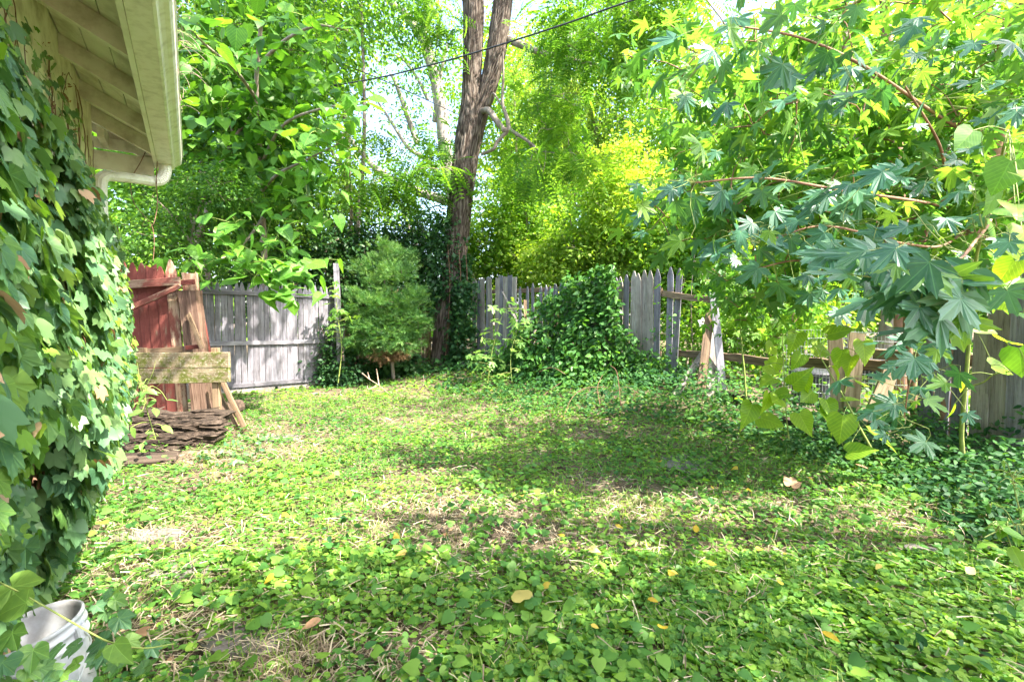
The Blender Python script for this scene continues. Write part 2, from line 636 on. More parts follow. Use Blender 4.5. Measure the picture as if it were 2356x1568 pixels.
def wood_mat(name, dark, mid, light, grain=28, along=(1, 1, .05), moss=None, paint=None, paint_amt=.6, rough=.85, bstr=.6, obj='Object'):
    m, nt, out = new_mat(name)
    oi = nt.nodes.new('ShaderNodeObjectInfo')
    tc = nt.nodes.new('ShaderNodeTexCoord')
    ad = nt.nodes.new('ShaderNodeVectorMath')
    ad.operation = 'ADD'
    nt.links.new(tc.outputs[obj], ad.inputs[0])
    ml = nd(nt, 'ShaderNodeMath', operation='MULTIPLY')
    ml.inputs[1].default_value = 37.0
    nt.links.new(oi.outputs['Random'], ml.inputs[0])
    nt.links.new(ml.outputs[0], ad.inputs[1])
    mp = nt.nodes.new('ShaderNodeMapping')
    mp.inputs['Scale'].default_value = along
    nt.links.new(ad.outputs[0], mp.inputs['Vector'])
    g = noise(nt, mp.outputs[0], grain, 6, .65, .4)
    g2 = noise(nt, mp.outputs[0], grain * 4, 3, .6)
    col = ramp(nt, g, [(.28, dark), (.5, mid), (.72, light)])
    crk = ramp(nt, g2, [(.30, (.25, .22, .2)), (.42, (1, 1, 1))])
    col = mixc(nt, .8, col, crk, 'MULTIPLY')
    # board to board difference
    br = nd(nt, 'ShaderNodeMapRange')
    br.inputs[3].default_value = .72
    br.inputs[4].default_value = 1.18
    nt.links.new(oi.outputs['Random'], br.inputs[0])
    vm = nt.nodes.new('ShaderNodeVectorMath')
    vm.operation = 'SCALE'
    nt.links.new(col, vm.inputs[0])
    nt.links.new(br.outputs[0], vm.inputs['Scale'])
    col = vm.outputs[0]
    big = noise(nt, ad.outputs[0], 4.5, 5, .7)
    if paint:
        mp2 = nt.nodes.new('ShaderNodeMapping')
        mp2.inputs['Scale'].default_value = (1, 1, .3)
        nt.links.new(ad.outputs[0], mp2.inputs['Vector'])
        pn = noise(nt, mp2.outputs[0], 9, 8, .72)
        pf = ramp(nt, pn, [(paint_amt - .05, (1, 1, 1)), (paint_amt + .04, (0, 0, 0))])
        pc = mixc(nt, .5, paint, mixc(nt, .5, paint, crk, 'MULTIPLY'))
        col = mixc(nt, pf, col, pc)
    if moss:
        mn = noise(nt, ad.outputs[0], 7, 8, .75)
        mf = ramp(nt, mn, [(.46, (0, 0, 0)), (.56, (1, 1, 1))])
        col = mixc(nt, mf, col, moss)
        mn2 = noise(nt, ad.outputs[0], 40, 5, .75)
        mf2 = ramp(nt, mn2, [(.56, (0, 0, 0)), (.62, (1, 1, 1))])
        col = mixc(nt, mf2, col, (.34, .33, .24))
    st = ramp(nt, big, [(.32, (.55, .5, .46)), (.55, (1, 1, 1))])
    col = mixc(nt, .55, col, st, 'MULTIPLY')
    bs = nd(nt, 'ShaderNodeBsdfPrincipled', Roughness=rough)
    bs.inputs['Specular IOR Level'].default_value = .2
    nt.links.new(col, bs.inputs['Base Color'])
    hh = nd(nt, 'ShaderNodeMath', operation='ADD')
    nt.links.new(g, hh.inputs[0])
    nt.links.new(g2, hh.inputs[1])
    nt.links.new(bump(nt, hh.outputs[0], bstr, .006), bs.inputs['Normal'])
    nt.links.new(bs.outputs[0], out.inputs['Surface'])
    return m


def simple_mat(name, c0, c1, scale=8, rough=.8, bstr=.3, bdist=.005, spec=.3, metal=0, c2=None, detail=6, along=(1, 1, 1)):
    m, nt, out = new_mat(name)
    v = mapping(nt, 'Object', along)
    n = noise(nt, v, scale, detail, .65)
    stops = [(.35, c0), (.65, c1)] if c2 is None else [(.3, c0), (.52, c1), (.72, c2)]
    col = ramp(nt, n, stops)
    bs = nd(nt, 'ShaderNodeBsdfPrincipled', Roughness=rough, Metallic=metal)
    bs.inputs['Specular IOR Level'].default_value = spec
    nt.links.new(col, bs.inputs['Base Color'])
    n_ = noise(nt, v, scale * 4, 5, .7)
    nt.links.new(bump(nt, n_, bstr, bdist), bs.inputs['Normal'])
    nt.links.new(bs.outputs[0], out.inputs['Surface'])
    return m


M = {}
M['grey_wood'] = wood_mat('grey_wood', (.11, .105, .12), (.21, .20, .235), (.32, .31, .345))
M['pale_wood'] = wood_mat('pale_wood', (.17, .145, .13), (.30, .265, .24), (.42, .385, .35))
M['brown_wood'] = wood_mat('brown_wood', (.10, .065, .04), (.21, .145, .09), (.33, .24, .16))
M['rotten_wood'] = wood_mat('rotten_wood', (.018, .013, .011), (.05, .036, .027), (.12, .09, .07), grain=22, bstr=1.0)
M['tan_wood'] = wood_mat('tan_wood', (.16, .115, .07), (.30, .23, .145), (.42, .34, .23))
M['old_rail'] = wood_mat('old_rail', (.08, .055, .04), (.22, .15, .10), (.36, .26, .17), bstr=1.0)
M['mossy_wood'] = wood_mat('mossy_wood', (.10, .075, .05), (.22, .175, .115), (.33, .28, .19), moss=(.10, .115, .022))
M['red_wood'] = wood_mat('red_wood', (.12, .075, .05), (.22, .15, .105), (.32, .25, .18), paint=(.17, .05, .04), paint_amt=.62)
M['worn_red_wood'] = wood_mat('worn_red_wood', (.18, .11, .07), (.36, .25, .17), (.48, .37, .27), paint=(.19, .065, .05), paint_amt=.50)
M['bark'] = None
M['stucco'] = simple_mat('stucco', (.40, .35, .24), (.72, .68, .52), 5, .9, .5, .01, .15, c2=(.80, .77, .64))
M['cream_paint'] = simple_mat('cream_paint', (.56, .53, .43), (.77, .75, .65), 2.2, .6, .15, .002, .35, c2=(.76, .74, .63), along=(1, 1, 1), detail=9)
M['cream_board'] = simple_mat('cream_board', (.40, .36, .27), (.70, .67, .56), 5, .65, .25, .003, .3, c2=(.76, .74, .64), detail=10)
M['gutter_metal'] = simple_mat('gutter_metal', (.52, .50, .40), (.74, .72, .62), 14, .38, .05, .001, .5, c2=(.78, .77, .70), detail=8)
M['shingle'] = simple_mat('shingle', (.08, .075, .07), (.16, .15, .14), 20, .9, .5)
M['window_paint'] = simple_mat('window_paint', (.16, .22, .30), (.26, .34, .43), 6, .5, .1)
M['vine_bark'] = simple_mat('vine_bark', (.10, .05, .03), (.26, .15, .10), 30, .85, .3)
M['twig'] = simple_mat('twig', (.16, .11, .08), (.34, .27, .21), 25, .85, .3)
M['green_stem'] = simple_mat('green_stem', (.16, .22, .05), (.30, .34, .10), 12, .6, .1)
M['pale_bark'] = simple_mat('pale_bark', (.16, .12, .09), (.34, .28, .24), 9, .85, .6, .01, along=(1, 1, .4))
M['orange_bark'] = simple_mat('orange_bark', (.15, .075, .045), (.32, .18, .11), 7, .75, .4, .008, along=(1, 1, .4))
M['far_bark'] = simple_mat('far_bark', (.17, .14, .13), (.38, .33, .30), 6, .85, .6, .02, along=(1, 1, .3))
M['cable'] = simple_mat('cable', (.02, .025, .04), (.05, .055, .07), 6, .6, .0)
M['wire'] = simple_mat('wire', (.45, .47, .5), (.6, .62, .64), 6, .4, .0, metal=.6)
M['plastic_white'] = simple_mat('plastic_white', (.22, .20, .18), (.40, .42, .45), 5, .45, .1, .001, .35, c2=(.46, .48, .52), detail=9)
M['bin_plastic'] = simple_mat('bin_plastic', (.022, .024, .03), (.045, .048, .06), 6, .6, .05)
M['concrete'] = simple_mat('concrete', (.10, .088, .078), (.17, .152, .138), 7, .95, .5, .006, .15, detail=9)
M['dry_leaf'] = leaf_mat('dry_leaf', (.22, .12, .06), (.36, .22, .13), (.46, .34, .22), .2, (1.4, 1.2, .9), .7, .2)
M['husk'] = simple_mat('husk', (.035, .022, .018), (.11, .075, .055), 25, .9, .8, .006)
M['petal'] = simple_mat('petal', (.78, .74, .74), (.85, .83, .84), 6, .7, .1)

TC = (2.15, 2.05, .75)
M['ivy_leaf'] = leaf_mat('ivy_leaf', (.05, .135, .08), (.085, .19, .085), (.14, .25, .08), .24, (2.3, 2.2, .6), .36, .55, vein='palm', objrand=True)
M['ivy_young'] = leaf_mat('ivy_young', (.07, .17, .045), (.11, .23, .05), (.17, .28, .055), .34, TC, .42, .45, vein='palm', objrand=True)
M['ivy_mass'] = leaf_mat('ivy_mass', (.05, .125, .065), (.105, .205, .085), (.20, .30, .10), .28, TC, .40, .5)
M['maple_leaf'] = leaf_mat('maple_leaf', (.025, .095, .06), (.045, .15, .085), (.08, .20, .085), .22, (2.2, 2.2, .6), .40, .6, vein='palm', objrand=True)
M['maple_leaf_light'] = leaf_mat('maple_leaf_light', (.08, .20, .045), (.12, .25, .05), (.19, .31, .05), .46, TC, .45, .4, vein='palm', objrand=True)
M['maple_mass'] = leaf_mat('maple_mass', (.03, .10, .04), (.08, .20, .045), (.20, .33, .05), .46, TC, .42, .45)
M['catalpa_leaf'] = leaf_mat('catalpa_leaf', (.04, .13, .022), (.075, .20, .025), (.13, .28, .03), .42, TC, .42, .45, vein=True, objrand=True)
M['catalpa_mass'] = leaf_mat('catalpa_mass', (.025, .085, .02), (.06, .165, .022), (.13, .27, .03), .42, TC, .45, .4)
M['heart_leaf'] = leaf_mat('heart_leaf', (.12, .24, .022), (.19, .32, .028), (.30, .40, .035), .5, TC, .38, .5, vein=True, objrand=True)
M['mid_mass'] = leaf_mat('mid_mass', (.022, .07, .022), (.06, .155, .025), (.15, .28, .03), .42, TC, .5, .35)
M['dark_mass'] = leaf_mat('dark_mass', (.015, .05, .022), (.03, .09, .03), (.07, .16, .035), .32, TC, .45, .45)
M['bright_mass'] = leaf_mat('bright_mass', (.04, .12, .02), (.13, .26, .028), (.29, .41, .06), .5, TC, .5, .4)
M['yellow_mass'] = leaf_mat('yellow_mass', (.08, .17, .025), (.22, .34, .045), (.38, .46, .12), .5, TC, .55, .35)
M['locust_mass'] = leaf_mat('locust_mass', (.035, .10, .02), (.09, .21, .03), (.20, .33, .05), .46, TC, .5, .35)
M['willow_mass'] = leaf_mat('willow_mass', (.08, .14, .03), (.20, .29, .06), (.36, .46, .11), .45, (2.0, 2.0, .8), .55, .35)
M['yew_mass'] = leaf_mat('yew_mass', (.02, .075, .025), (.06, .16, .04), (.18, .31, .075), .3, (1.8, 1.9, .7), .5, .4)
M['yew_dry'] = leaf_mat('yew_dry', (.06, .035, .018), (.13, .08, .04), (.22, .14, .075), .2, (1.2, 1.2, .9), .8, .2)
M['vinca_mass'] = leaf_mat('vinca_mass', (.016, .06, .022), (.035, .11, .028), (.09, .20, .03), .30, TC, .55, .25)
M['charlie_mass'] = leaf_mat('charlie_mass', (.035, .115, .03), (.09, .21, .035), (.22, .35, .05), .36, (2.1, 2.1, .6), .5, .4)
M['grass_mass'] = leaf_mat('grass_mass', (.07, .16, .03), (.15, .25, .05), (.30, .36, .10), .35, (1.9, 1.9, .7), .55, .35)
M['straw_mass'] = leaf_mat('straw_mass', (.20, .15, .10), (.36, .29, .20), (.52, .45, .32), .2, (1.2, 1.2, 1.0), .7, .25)
M['yellow_leaf'] = leaf_mat('yellow_leaf', (.42, .30, .03), (.50, .38, .06), (.52, .44, .16), .3, (1.4, 1.2, .8), .5, .35, objrand=True)


def bark_mat():
    m, nt, out = new_mat('ridged_bark')
    v = mapping(nt, 'Object', (1, 1, .28))
    n = noise(nt, v, 16, 8, .7, .6)
    a = nt.nodes.new('ShaderNodeAttribute')
    a.attribute_name = 'tint'
    col = ramp(nt, n, [(.3, (.06, .045, .036)), (.5, (.13, .102, .084)), (.7, (.24, .20, .17))])
    furrow = ramp(nt, a.outputs['Fac'], [(.1, (.22, .18, .16)), (.55, (1, 1, 1))])
    col = mixc(nt, .85, col, furrow, 'MULTIPLY')
    bs = nd(nt, 'ShaderNodeBsdfPrincipled', Roughness=.9)
    bs.inputs['Specular IOR Level'].default_value = .15
    nt.links.new(col, bs.inputs['Base Color'])
    n_ = noise(nt, v, 60, 6, .7)
    nt.links.new(bump(nt, n_, .8, .012), bs.inputs['Normal'])
    nt.links.new(bs.outputs[0], out.inputs['Surface'])
    return m


M['bark'] = bark_mat()


def soil_mat():
    m, nt, out = new_mat('soil')
    v = mapping(nt, 'Object', (1, 1, 1))
    n = noise(nt, v, 3.0, 8, .7)
    n2_ = noise(nt, v, 45, 6, .75)
    c = ramp(nt, n, [(.35, (.07, .055, .045)), (.5, (.14, .11, .08)), (.66, (.24, .20, .15))])
    c2 = ramp(nt, n2_, [(.35, (.45, .42, .4)), (.62, (1.25, 1.2, 1.1))])
    c = mixc(nt, .8, c, c2, 'MULTIPLY')
    bs = nd(nt, 'ShaderNodeBsdfPrincipled', Roughness=.95)
    bs.inputs['Specular IOR Level'].default_value = .1
    nt.links.new(c, bs.inputs['Base Color'])
    nt.links.new(bump(nt, n2_, .8, .02), bs.inputs['Normal'])
    nt.links.new(bs.outputs[0], out.inputs['Surface'])
    return m


M['soil'] = soil_mat()

# ---------------------------------------------------------------- ground
FB = [np.array(p, float) for p in ((-1.9, 11.7), (2.33, 7.8), (3.6, 5.2), (4.1, 3.4), (4.5, 1.2), (4.9, -3.0))]
FA = [np.array(p, float) for p in ((-5.25, 8.0), (-3.45, 9.65), (-1.9, 11.7))]


def seg_dist(x, y, pts):
    """signed distance to the right-hand fence line (positive on the yard side)"""
    x, y = np.asarray(x, float), np.asarray(y, float)
    best = np.full(x.shape, 1e9)
    sg = np.ones(x.shape)
    for a, b in zip(pts, pts[1:]):
        d = b - a
        t = np.clip(((x - a[0]) * d[0] + (y - a[1]) * d[1]) / (d @ d), 0, 1)
        px, py = a[0] + t * d[0], a[1] + t * d[1]
        q = np.hypot(x - px, y - py)
        side = np.sign(-(d[0] * (y - a[1]) - d[1] * (x - a[0])))
        m = q < best
        best = np.where(m, q, best)
        sg = np.where(m, side, sg)
    return best * sg


def terr(x, y):
    x, y = np.asarray(x, float), np.asarray(y, float)
    s = seg_dist(x, y, FB)
    k = np.clip(1 - s / 2.6, 0, 1)
    k = k * k * (3 - 2 * k)
    ym = np.clip((y - 4.6) / 3.0, 0, 1)
    z = .26 * k * ym + .10 * k * (1 - ym)
    z = z + .05 * (n2(x, y, .8, 3, 11) - .5) + .03 * (n2(x, y, 3.5, 3, 12) - .5)
    far = np.clip((np.hypot(x, y) - 30) / 60, 0, 1)
    return z * (1 - far) - .05 * np.clip((y - 12) / 10, 0, 1)


def tz(x, y):
    return float(terr(np.array([x]), np.array([y]))[0])


def build_ground():
    ax = np.concatenate([-np.geomspace(160, 9.2, 22), np.linspace(-9, 9, 150), np.geomspace(9.2, 160, 22)])
    ay = np.concatenate([-np.geomspace(120, 3.2, 18), np.linspace(-3, 15, 150), np.geomspace(15.3, 260, 26)])
    X, Y = np.meshgrid(ax, ay)
    Z = terr(X, Y)
    V = np.stack([X, Y, Z], -1).reshape(-1, 3)
    w = len(ax)
    i = np.arange(len(ay) - 1)[:, None] * w
    j = np.arange(w - 1)[None]
    F = np.stack([i + j, i + j + 1, i + j + w + 1, i + j + w], -1).reshape(-1, 4)
    mb = MB()
    mb.add(V, F)
    mb.build('ground', M['soil'], smooth=True, kind='structure')


build_ground()

# ---------------------------------------------------------------- house (frame: u along the wall, n out of the wall, z up)
UV = Vector((-.553, .833, 0))
NV = Vector((.833, .553, 0))


def H(u, n, z):
    return UV * u + NV * n + Vector((0, 0, z))


HR = np.array([[UV.x, NV.x, 0], [UV.y, NV.y, 0], [0, 0, 1]]) @ np.array([[1, 0, 0], [0, 1, 0], [0, 0, 1]])


def hbox(mb, u0, u1, n0, n1, z0, z1, tint=.5):
    c = H((u0 + u1) / 2, (n0 + n1) / 2, (z0 + z1) / 2)
    V = []
    for z in (z0, z1):
        for (u, n) in ((u0, n0), (u0, n1), (u1, n1), (u1, n0)):
            V.append(tuple(H(u, n, z)))
    F = [(3, 2, 1, 0), (4, 5, 6, 7), (0, 1, 5, 4), (1, 2, 6, 5), (2, 3, 7, 6), (3, 0, 4, 7)]
    mb.add(V, F, tint)


def hprism(mb, prof, u0, u1, tint=.5):
    """profile in (n, z), extruded along the wall"""
    k = len(prof)
    V = [tuple(H(u, n, z)) for u in (u0, u1) for n, z in prof]
    F = [tuple(range(k)), tuple(range(k, 2 * k))[::-1]] + [(i, i + k, (i + 1) % k + k, (i + 1) % k) for i in range(k)]
    mb.add(V, F, tint)


WALL_N, CORNER_U, EAVE_U = -.64, 5.3, 5.8
SL = .5
house = thing('house', 'cream house with overhanging eave, exposed rafters and ivy covered wall', 'house', tuple(H(2, -2.5, 0)))
U0 = -3.2
mb = MB()
# wall with a window opening: four blocks round it
WU0, WU1, WZ0, WZ1 = 2.15, 3.12, .95, 2.08
zt = 2.75 + SL * (-.25 - WALL_N) + .12
hbox(mb, U0, WU0, -.80, WALL_N, -.1, zt)
hbox(mb, WU1, CORNER_U, -.80, WALL_N, -.1, zt)
hbox(mb, WU0, WU1, -.80, WALL_N, -.1, WZ0)
hbox(mb, WU0, WU1, -.80, WALL_N, WZ1, zt)
mb.build('wall', M['stucco'], house)
mb = MB()
gz = lambda n: 2.75 + SL * (-.25 - n) + .115
prof = [(-.802, -.1), (-.802, gz(-.802)), (-3.6, gz(-3.6)), (-6.4, gz(-.802)), (-6.4, -.1)]
hprism(mb, prof, CORNER_U - .16, CORNER_U)
hprism(mb, prof, U0, U0 + .16)
hbox(mb, U0 + .161, CORNER_U - .161, -6.4, -6.24, -.1, gz(-.802))
mb.build('gable_wall', M['stucco'], house)
win = None
mb = MB()
t_ = .07
hbox(mb, WU0 + .001, WU0 + t_, -.70, -.60, WZ0, WZ1)
hbox(mb, WU1 - t_, WU1 - .001, -.70, -.60, WZ0, WZ1)
hbox(mb, WU0 + t_, WU1 - t_, -.70, -.60, WZ1 - t_, WZ1 - .001)
hbox(mb, WU0 + t_, WU1 - t_, -.70, -.58, WZ0 + .001, WZ0 + t_)
hbox(mb, WU0 + t_, WU1 - t_, -.69, -.63, 1.49, 1.53)
win = mb.build('window', M['window_paint'], house)
gm, nt, out = new_mat('window_glass')
bs = nd(nt, 'ShaderNodeBsdfPrincipled', Roughness=.05)
bs.inputs['Base Color'].default_value = (.03, .04, .05, 1)
bs.inputs['Specular IOR Level'].default_value = .8
nt.links.new(bs.outputs[0], out.inputs['Surface'])
for z0, z1 in ((WZ0 + t_, 1.49), (1.53, WZ1 - t_)):
    mb = MB()
    hbox(mb, WU0 + t_, WU1 - t_, -.672, -.664, z0, z1)
    mb.build('pane', gm, win)

# rafters, rising from the eave to the wall
def rafter(u, w=.045, n0=-.25, n1=-.95, z_off=0, depth=.125, name='rafter', mat='cream_board'):
    za = 2.75 + z_off
    prof = [(n0, za), (n0, za + depth), (n1, za + SL * (n0 - n1) + depth), (n1, za + SL * (n0 - n1))]
    mb = MB()
    hprism(mb, prof, u - w / 2, u + w / 2)
    mb.build(name, M[mat], house)


for u in (-2.4, -1.75, -1.1, -.45, .2, .85, 1.5, 2.15, 2.8, 3.47, 4.13, 4.82):
    rafter(u, n1=-.72)
rafter(5.36, n1=-3.5)
# barge board on the far gable end
rafter(5.775, w=.03, n0=-.2, n1=-3.5, depth=.15, name='barge_board', z_off=-.005)
# lookout block and the dark gap under the end rafters
mb = MB()
hbox(mb, 5.383, 5.76, -.62, -.57, 2.84, 2.95)
mb.build('lookout', M['cream_board'], house)
for za, zb, uu in ((2.65, 2.812, 5.70), (2.832, 2.925, 5.69)):
    mb = MB()
    hbox(mb, uu, uu + .025, -.70, -.252, za, zb)
    mb.build('return_board', M['cream_board'], house)
# soffit boards (underside of roof deck), parallel to the gutter
bw = .135
n_ = -.235
k = 0
while n_ > -3.4:
    na, nb = n_, n_ - bw + .006
    z = lambda n: 2.75 + SL * (-.25 - n) + .127
    o_ = random.uniform(-.002, .002)
    prof = [(na, z(na) + o_), (na, z(na) + .02 + o_), (nb, z(nb) + .02 + o_), (nb, z(nb) + o_)]
    mb = MB()
    hprism(mb, prof, U0 - .3 + random.uniform(0, .01), 5.75)
    mb.build('soffit_board', M['cream_board'], house)
    n_ -= bw
# roof: two shingled slopes
for side in (0, 1):
    mb = MB()
    z = lambda n: 2.75 + SL * (-.25 - n) + .155
    if side == 0:
        prof = [(-.10, z(-.10)), (-.10, z(-.10) + .03), (-3.6, z(-3.6) + .03), (-3.6, z(-3.6))]
    else:
        prof = [(-3.602, z(-3.6)), (-3.602, z(-3.6) + .03), (-7.1, z(-.1) + .03), (-7.1, z(-.1))]
    hprism(mb, prof, U0 - .3, 5.81)
    mb.build('roof', M['shingle'], house)
# fascia board and eave trim
mb = MB()
hprism(mb, [(-.249, 2.735), (-.222, 2.735), (-.222, 2.905), (-.249, 2.905)], U0 - .3, 5.758)
mb.build('fascia', M['cream_paint'], house)
# gutter, K profile with rolled lip, closed by an end cap
outer = [(-.220, 2.745), (-.112, 2.745), (-.100, 2.752), (-.088, 2.775), (-.070, 2.79), (-.048, 2.80), (-.036, 2.82), (-.032, 2.845), (-.030, 2.875), (-.022, 2.885), (-.022, 2.895)]
inner = [(-.034, 2.893), (-.036, 2.88), (-.040, 2.85), (-.05, 2.812), (-.075, 2.800), (-.094, 2.785), (-.108, 2.757), (-.212, 2.757), (-.212, 2.895), (-.220, 2.895)]
mb = MB()
hprism(mb, outer + inner, U0 - .3, 5.78)
gut = mb.build('gutter', M['gutter_metal'], house)
mb = MB()
hprism(mb, [(n, z) for n, z in outer[:-1]] + [(-.2195, 2.893)], 5.7805, 5.784)
mb.build('end_cap', M['gutter_metal'], gut)
mb = MB()
hprism(mb, [(-.112, 2.741), (-.097, 2.748), (-.094, 2.758), (-.109, 2.751)], U0 - .3, 5.779)
mb.build('seam', M['gutter_metal'], gut)
# downspout: corrugated elbow turning back to the wall, then down the corner
path = smooth_path([H(5.62, -.165, 2.76), H(5.62, -.165, 2.68), H(5.60, -.19, 2.605), H(5.56, -.25, 2.565), H(5.46, -.36, 2.545), H(5.36, -.50, 2.52), H(5.30, -.575, 2.49), H(5.30, -.60, 2.40), H(5.30, -.60, 2.0), H(5.30, -.6, 1.0), H(5.30, -.6, .15)], 150)


def corr(P, th):
    q = np.arange(len(P))
    bend = (q > 10) & (q < 56)
    lon = 1 + .035 * np.cos(th * 12)[None, :]
    return lon * (1 + np.where(bend, .05 * (q % 4 < 2), 0))[:, None] * (1 - .10 * np.cos(2 * th))[None]


mb = MB()
add_tube(mb, path, .046, 36, ridge=corr)
mb.build('downspout', M['gutter_metal'], house)

# ---------------------------------------------------------------- left picket fence
UPZ = Vector((0, 0, 1))
PICKETS = {}


def picket_mesh(matname, w, L, seed, point, jag=0, t=.019):
    key = (matname, w, round(L, 2), seed, point, jag)
    if key not in PICKETS:
        PICKETS[key] = plank_mesh('picket', M[matname], w, t, L, rows=6, seed=seed, point=point, jag=jag)
    return PICKETS[key]


def put_picket(parent, x, y, z0, L, ang, mat, w=.09, point=.12, jag=0, lean=0.0, tip=0.0, seed=None, name='picket'):
    s = random.randrange(6) if seed is None else seed
    o = link(name, picket_mesh(mat, w, L, s, point, jag), parent)
    o.rotation_euler = (tip, lean, ang)
    o.location = (x, y, z0)
    return o


def fence_run(parent, a, b, mat, w, gap, base, L, point=.12, jit=.012, off=.0, mats=None, skip=lambda t: False, Lf=None):
    a, b = np.array(a, float), np.array(b, float)
    d = b - a
    Ln = np.linalg.norm(d)
    d = d / Ln
    nrm = np.array([d[1], -d[0]])
    ang = math.atan2(d[1], d[0])
    t = w / 2
    while t < Ln - w * .4:
        if not skip(t / Ln):
            p = a + d * t + nrm * (off + random.uniform(-.003, .003))
            LL = (Lf(t / Ln) if Lf else L)
            LL = round(LL * 50) / 50
            put_picket(parent, p[0], p[1], base(p[0], p[1]) + random.uniform(-jit, jit), LL, ang,
                       random.choice(mats) if mats else mat, w * random.choice((.92, 1, 1.04)), point, lean=random.uniform(-.008, .008))
        t += w + gap * random.uniform(.3, 1.6)


fa = thing('picket_fence', 'silver grey picket fence panel with three rails between red gate and tall post', 'fence', (FA[0][0], FA[0][1], 0))
d_ = (FA[1] - FA[0]) / np.linalg.norm(FA[1] - FA[0])
nA = Vector((d_[1], -d_[0], 0))      # towards the yard
fence_run(fa, FA[0], FA[1], 'grey_wood', .092, .006, lambda x, y: tz(x, y) + .06, 1.88, point=.13, off=0)


def railA(s0, s1, za, zb, h=.075, t=.035, o=.03, mat='grey_wood', parent=None, A=FA[0], B=FA[1], name='rail', seed=1):
    p = A + (B - A) * s0
    q = A + (B - A) * s1
    dd = (B - A) / np.linalg.norm(B - A)
    nn = Vector((dd[1], -dd[0], 0))
    return plank_between(name, M[mat], Vector((p[0], p[1], za)) + nn * o, Vector((q[0], q[1], zb)) + nn * o, h, t, nn, parent, seed=seed, warp=.01, rows=9)


railA(-.01, .985, 1.765, 1.74, parent=fa, seed=2)
railA(0.02, .985, .90, .885, parent=fa, seed=3)
railA(0.05, .94, .16, .15, parent=fa, seed=4)
# kick boards in the ground under the panel
for (s0, s1) in ((.1, .5), (.52, .9)):
    railA(s0, s1, .03, .03, h=.09, t=.02, o=.01, parent=fa, seed=int(s0 * 50), name='kick_board', mat='pale_wood')
pp = at(781, 884, 9.45)
post = plank_between('fence_post', M['grey_wood'], (pp.x + .03, pp.y, -.1), (pp.x - .04, pp.y + .03, 2.38), .10, .10, (.2, -1, 0), None, seed=9, jag=.015, warp=.012,
                     label='tall grey square post at the right end of the silver fence panel', cat='post')
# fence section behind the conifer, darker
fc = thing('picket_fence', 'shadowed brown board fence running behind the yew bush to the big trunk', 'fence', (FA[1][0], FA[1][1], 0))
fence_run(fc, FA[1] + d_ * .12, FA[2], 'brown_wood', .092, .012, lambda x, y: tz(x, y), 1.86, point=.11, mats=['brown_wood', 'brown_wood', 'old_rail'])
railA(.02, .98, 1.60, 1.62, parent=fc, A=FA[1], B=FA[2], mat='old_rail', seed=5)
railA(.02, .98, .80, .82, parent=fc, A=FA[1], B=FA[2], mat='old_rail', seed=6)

# ---------------------------------------------------------------- back fence (right of the trunk)
B0, B1 = FB[0], FB[1]
dB = (B1 - B0) / np.linalg.norm(B1 - B0)
angB = math.atan2(dB[1], dB[0])
nB = Vector((dB[1], -dB[0], 0))


def onB(X, a=B0, b=B1):
    """point of the fence line seen at survey column X"""
    k = (X - 1178) / F_PX
    d = b - a
    s = (k * a[1] - a[0]) / (d[0] - k * d[1])
    return a + d * s


def run_cols(parent, cols, mat, w, top, point, jag=0, lean=0.0, off=0.0):
    for i, X in enumerate(cols):
        p = onB(X)
        z0 = tz(p[0], p[1]) - .03
        zt = top(i, X, p[1]) + random.uniform(-.035, .025)
        put_picket(parent, p[0] + nB.x * off, p[1] + nB.y * off, z0, round((zt - z0) * 50) / 50, angB + random.uniform(-.02, .02), mat if isinstance(mat, str) else random.choice(mat), w, point, jag, lean + random.uniform(-.022, .022), tip=random.uniform(-.02, .02))


def ztop(Y):
    return lambda i, X, d: at(X, Y if not callable(Y) else Y(i, X), d).z


fb = thing('picket_fence', 'weathered grey picket fence with flat topped boards right of the big trunk', 'fence', (float(onB(1135)[0]), float(onB(1135)[1]), 0))
run_cols(fb, np.arange(1090, 1183, 10.3), ['grey_wood', 'pale_wood'], .126, ztop(lambda i, X: 643 - min(X - 1090, 60) * .12 + random.uniform(-2, 2)), .0, .012)
run_cols(fb, [1197, 1212, 1226, 1245, 1256, 1266], 'grey_wood', .07, ztop(lambda i, X: 655 + random.uniform(-3, 3)), .10)
run_cols(fb, list(np.arange(1276, 1396, 12.2)), 'grey_wood', .12, ztop(lambda i, X: 650 - (X - 1276) * .17), .12)
fb2 = fb
run_cols(fb, [1402, 1413, 1426, 1440, 1455.5, 1470.5], ['grey_wood', 'pale_wood'], .104, ztop(lambda i, X: 634 - (X - 1402) * .14), .13)
run_cols(fb, [1484.5, 1497, 1511.5], ['grey_wood', 'pale_wood'], .106, ztop(lambda i, X: 620 - (X - 1484) * .15), .14)


def railB(Xa, Ya, Xb, Yb, parent, mat='old_rail', h=.085, t=.05, o=-.045, seed=1, a=B0, b=B1, name='rail', **kw):
    p, q = onB(Xa, a, b), onB(Xb, a, b)
    dd = (b - a) / np.linalg.norm(b - a)
    nn = Vector((dd[1], -dd[0], 0))
    P_, Q_ = Vector((p[0], p[1], at(Xa, Ya, p[1]).z)), Vector((q[0], q[1], at(Xb, Yb, q[1]).z))
    return plank_between(name, M[mat], P_ + nn * o, Q_ + nn * o, h, t, nn, parent, seed=seed, warp=.012, rows=10, **kw)


railB(1088, 672, 1400, 660, fb, seed=11)
railB(1088, 800, 1400, 806, fb, seed=12)
railB(1401, 662, 1518, 668, fb, seed=13)
railB(1401, 806, 1518, 814, fb, seed=14)
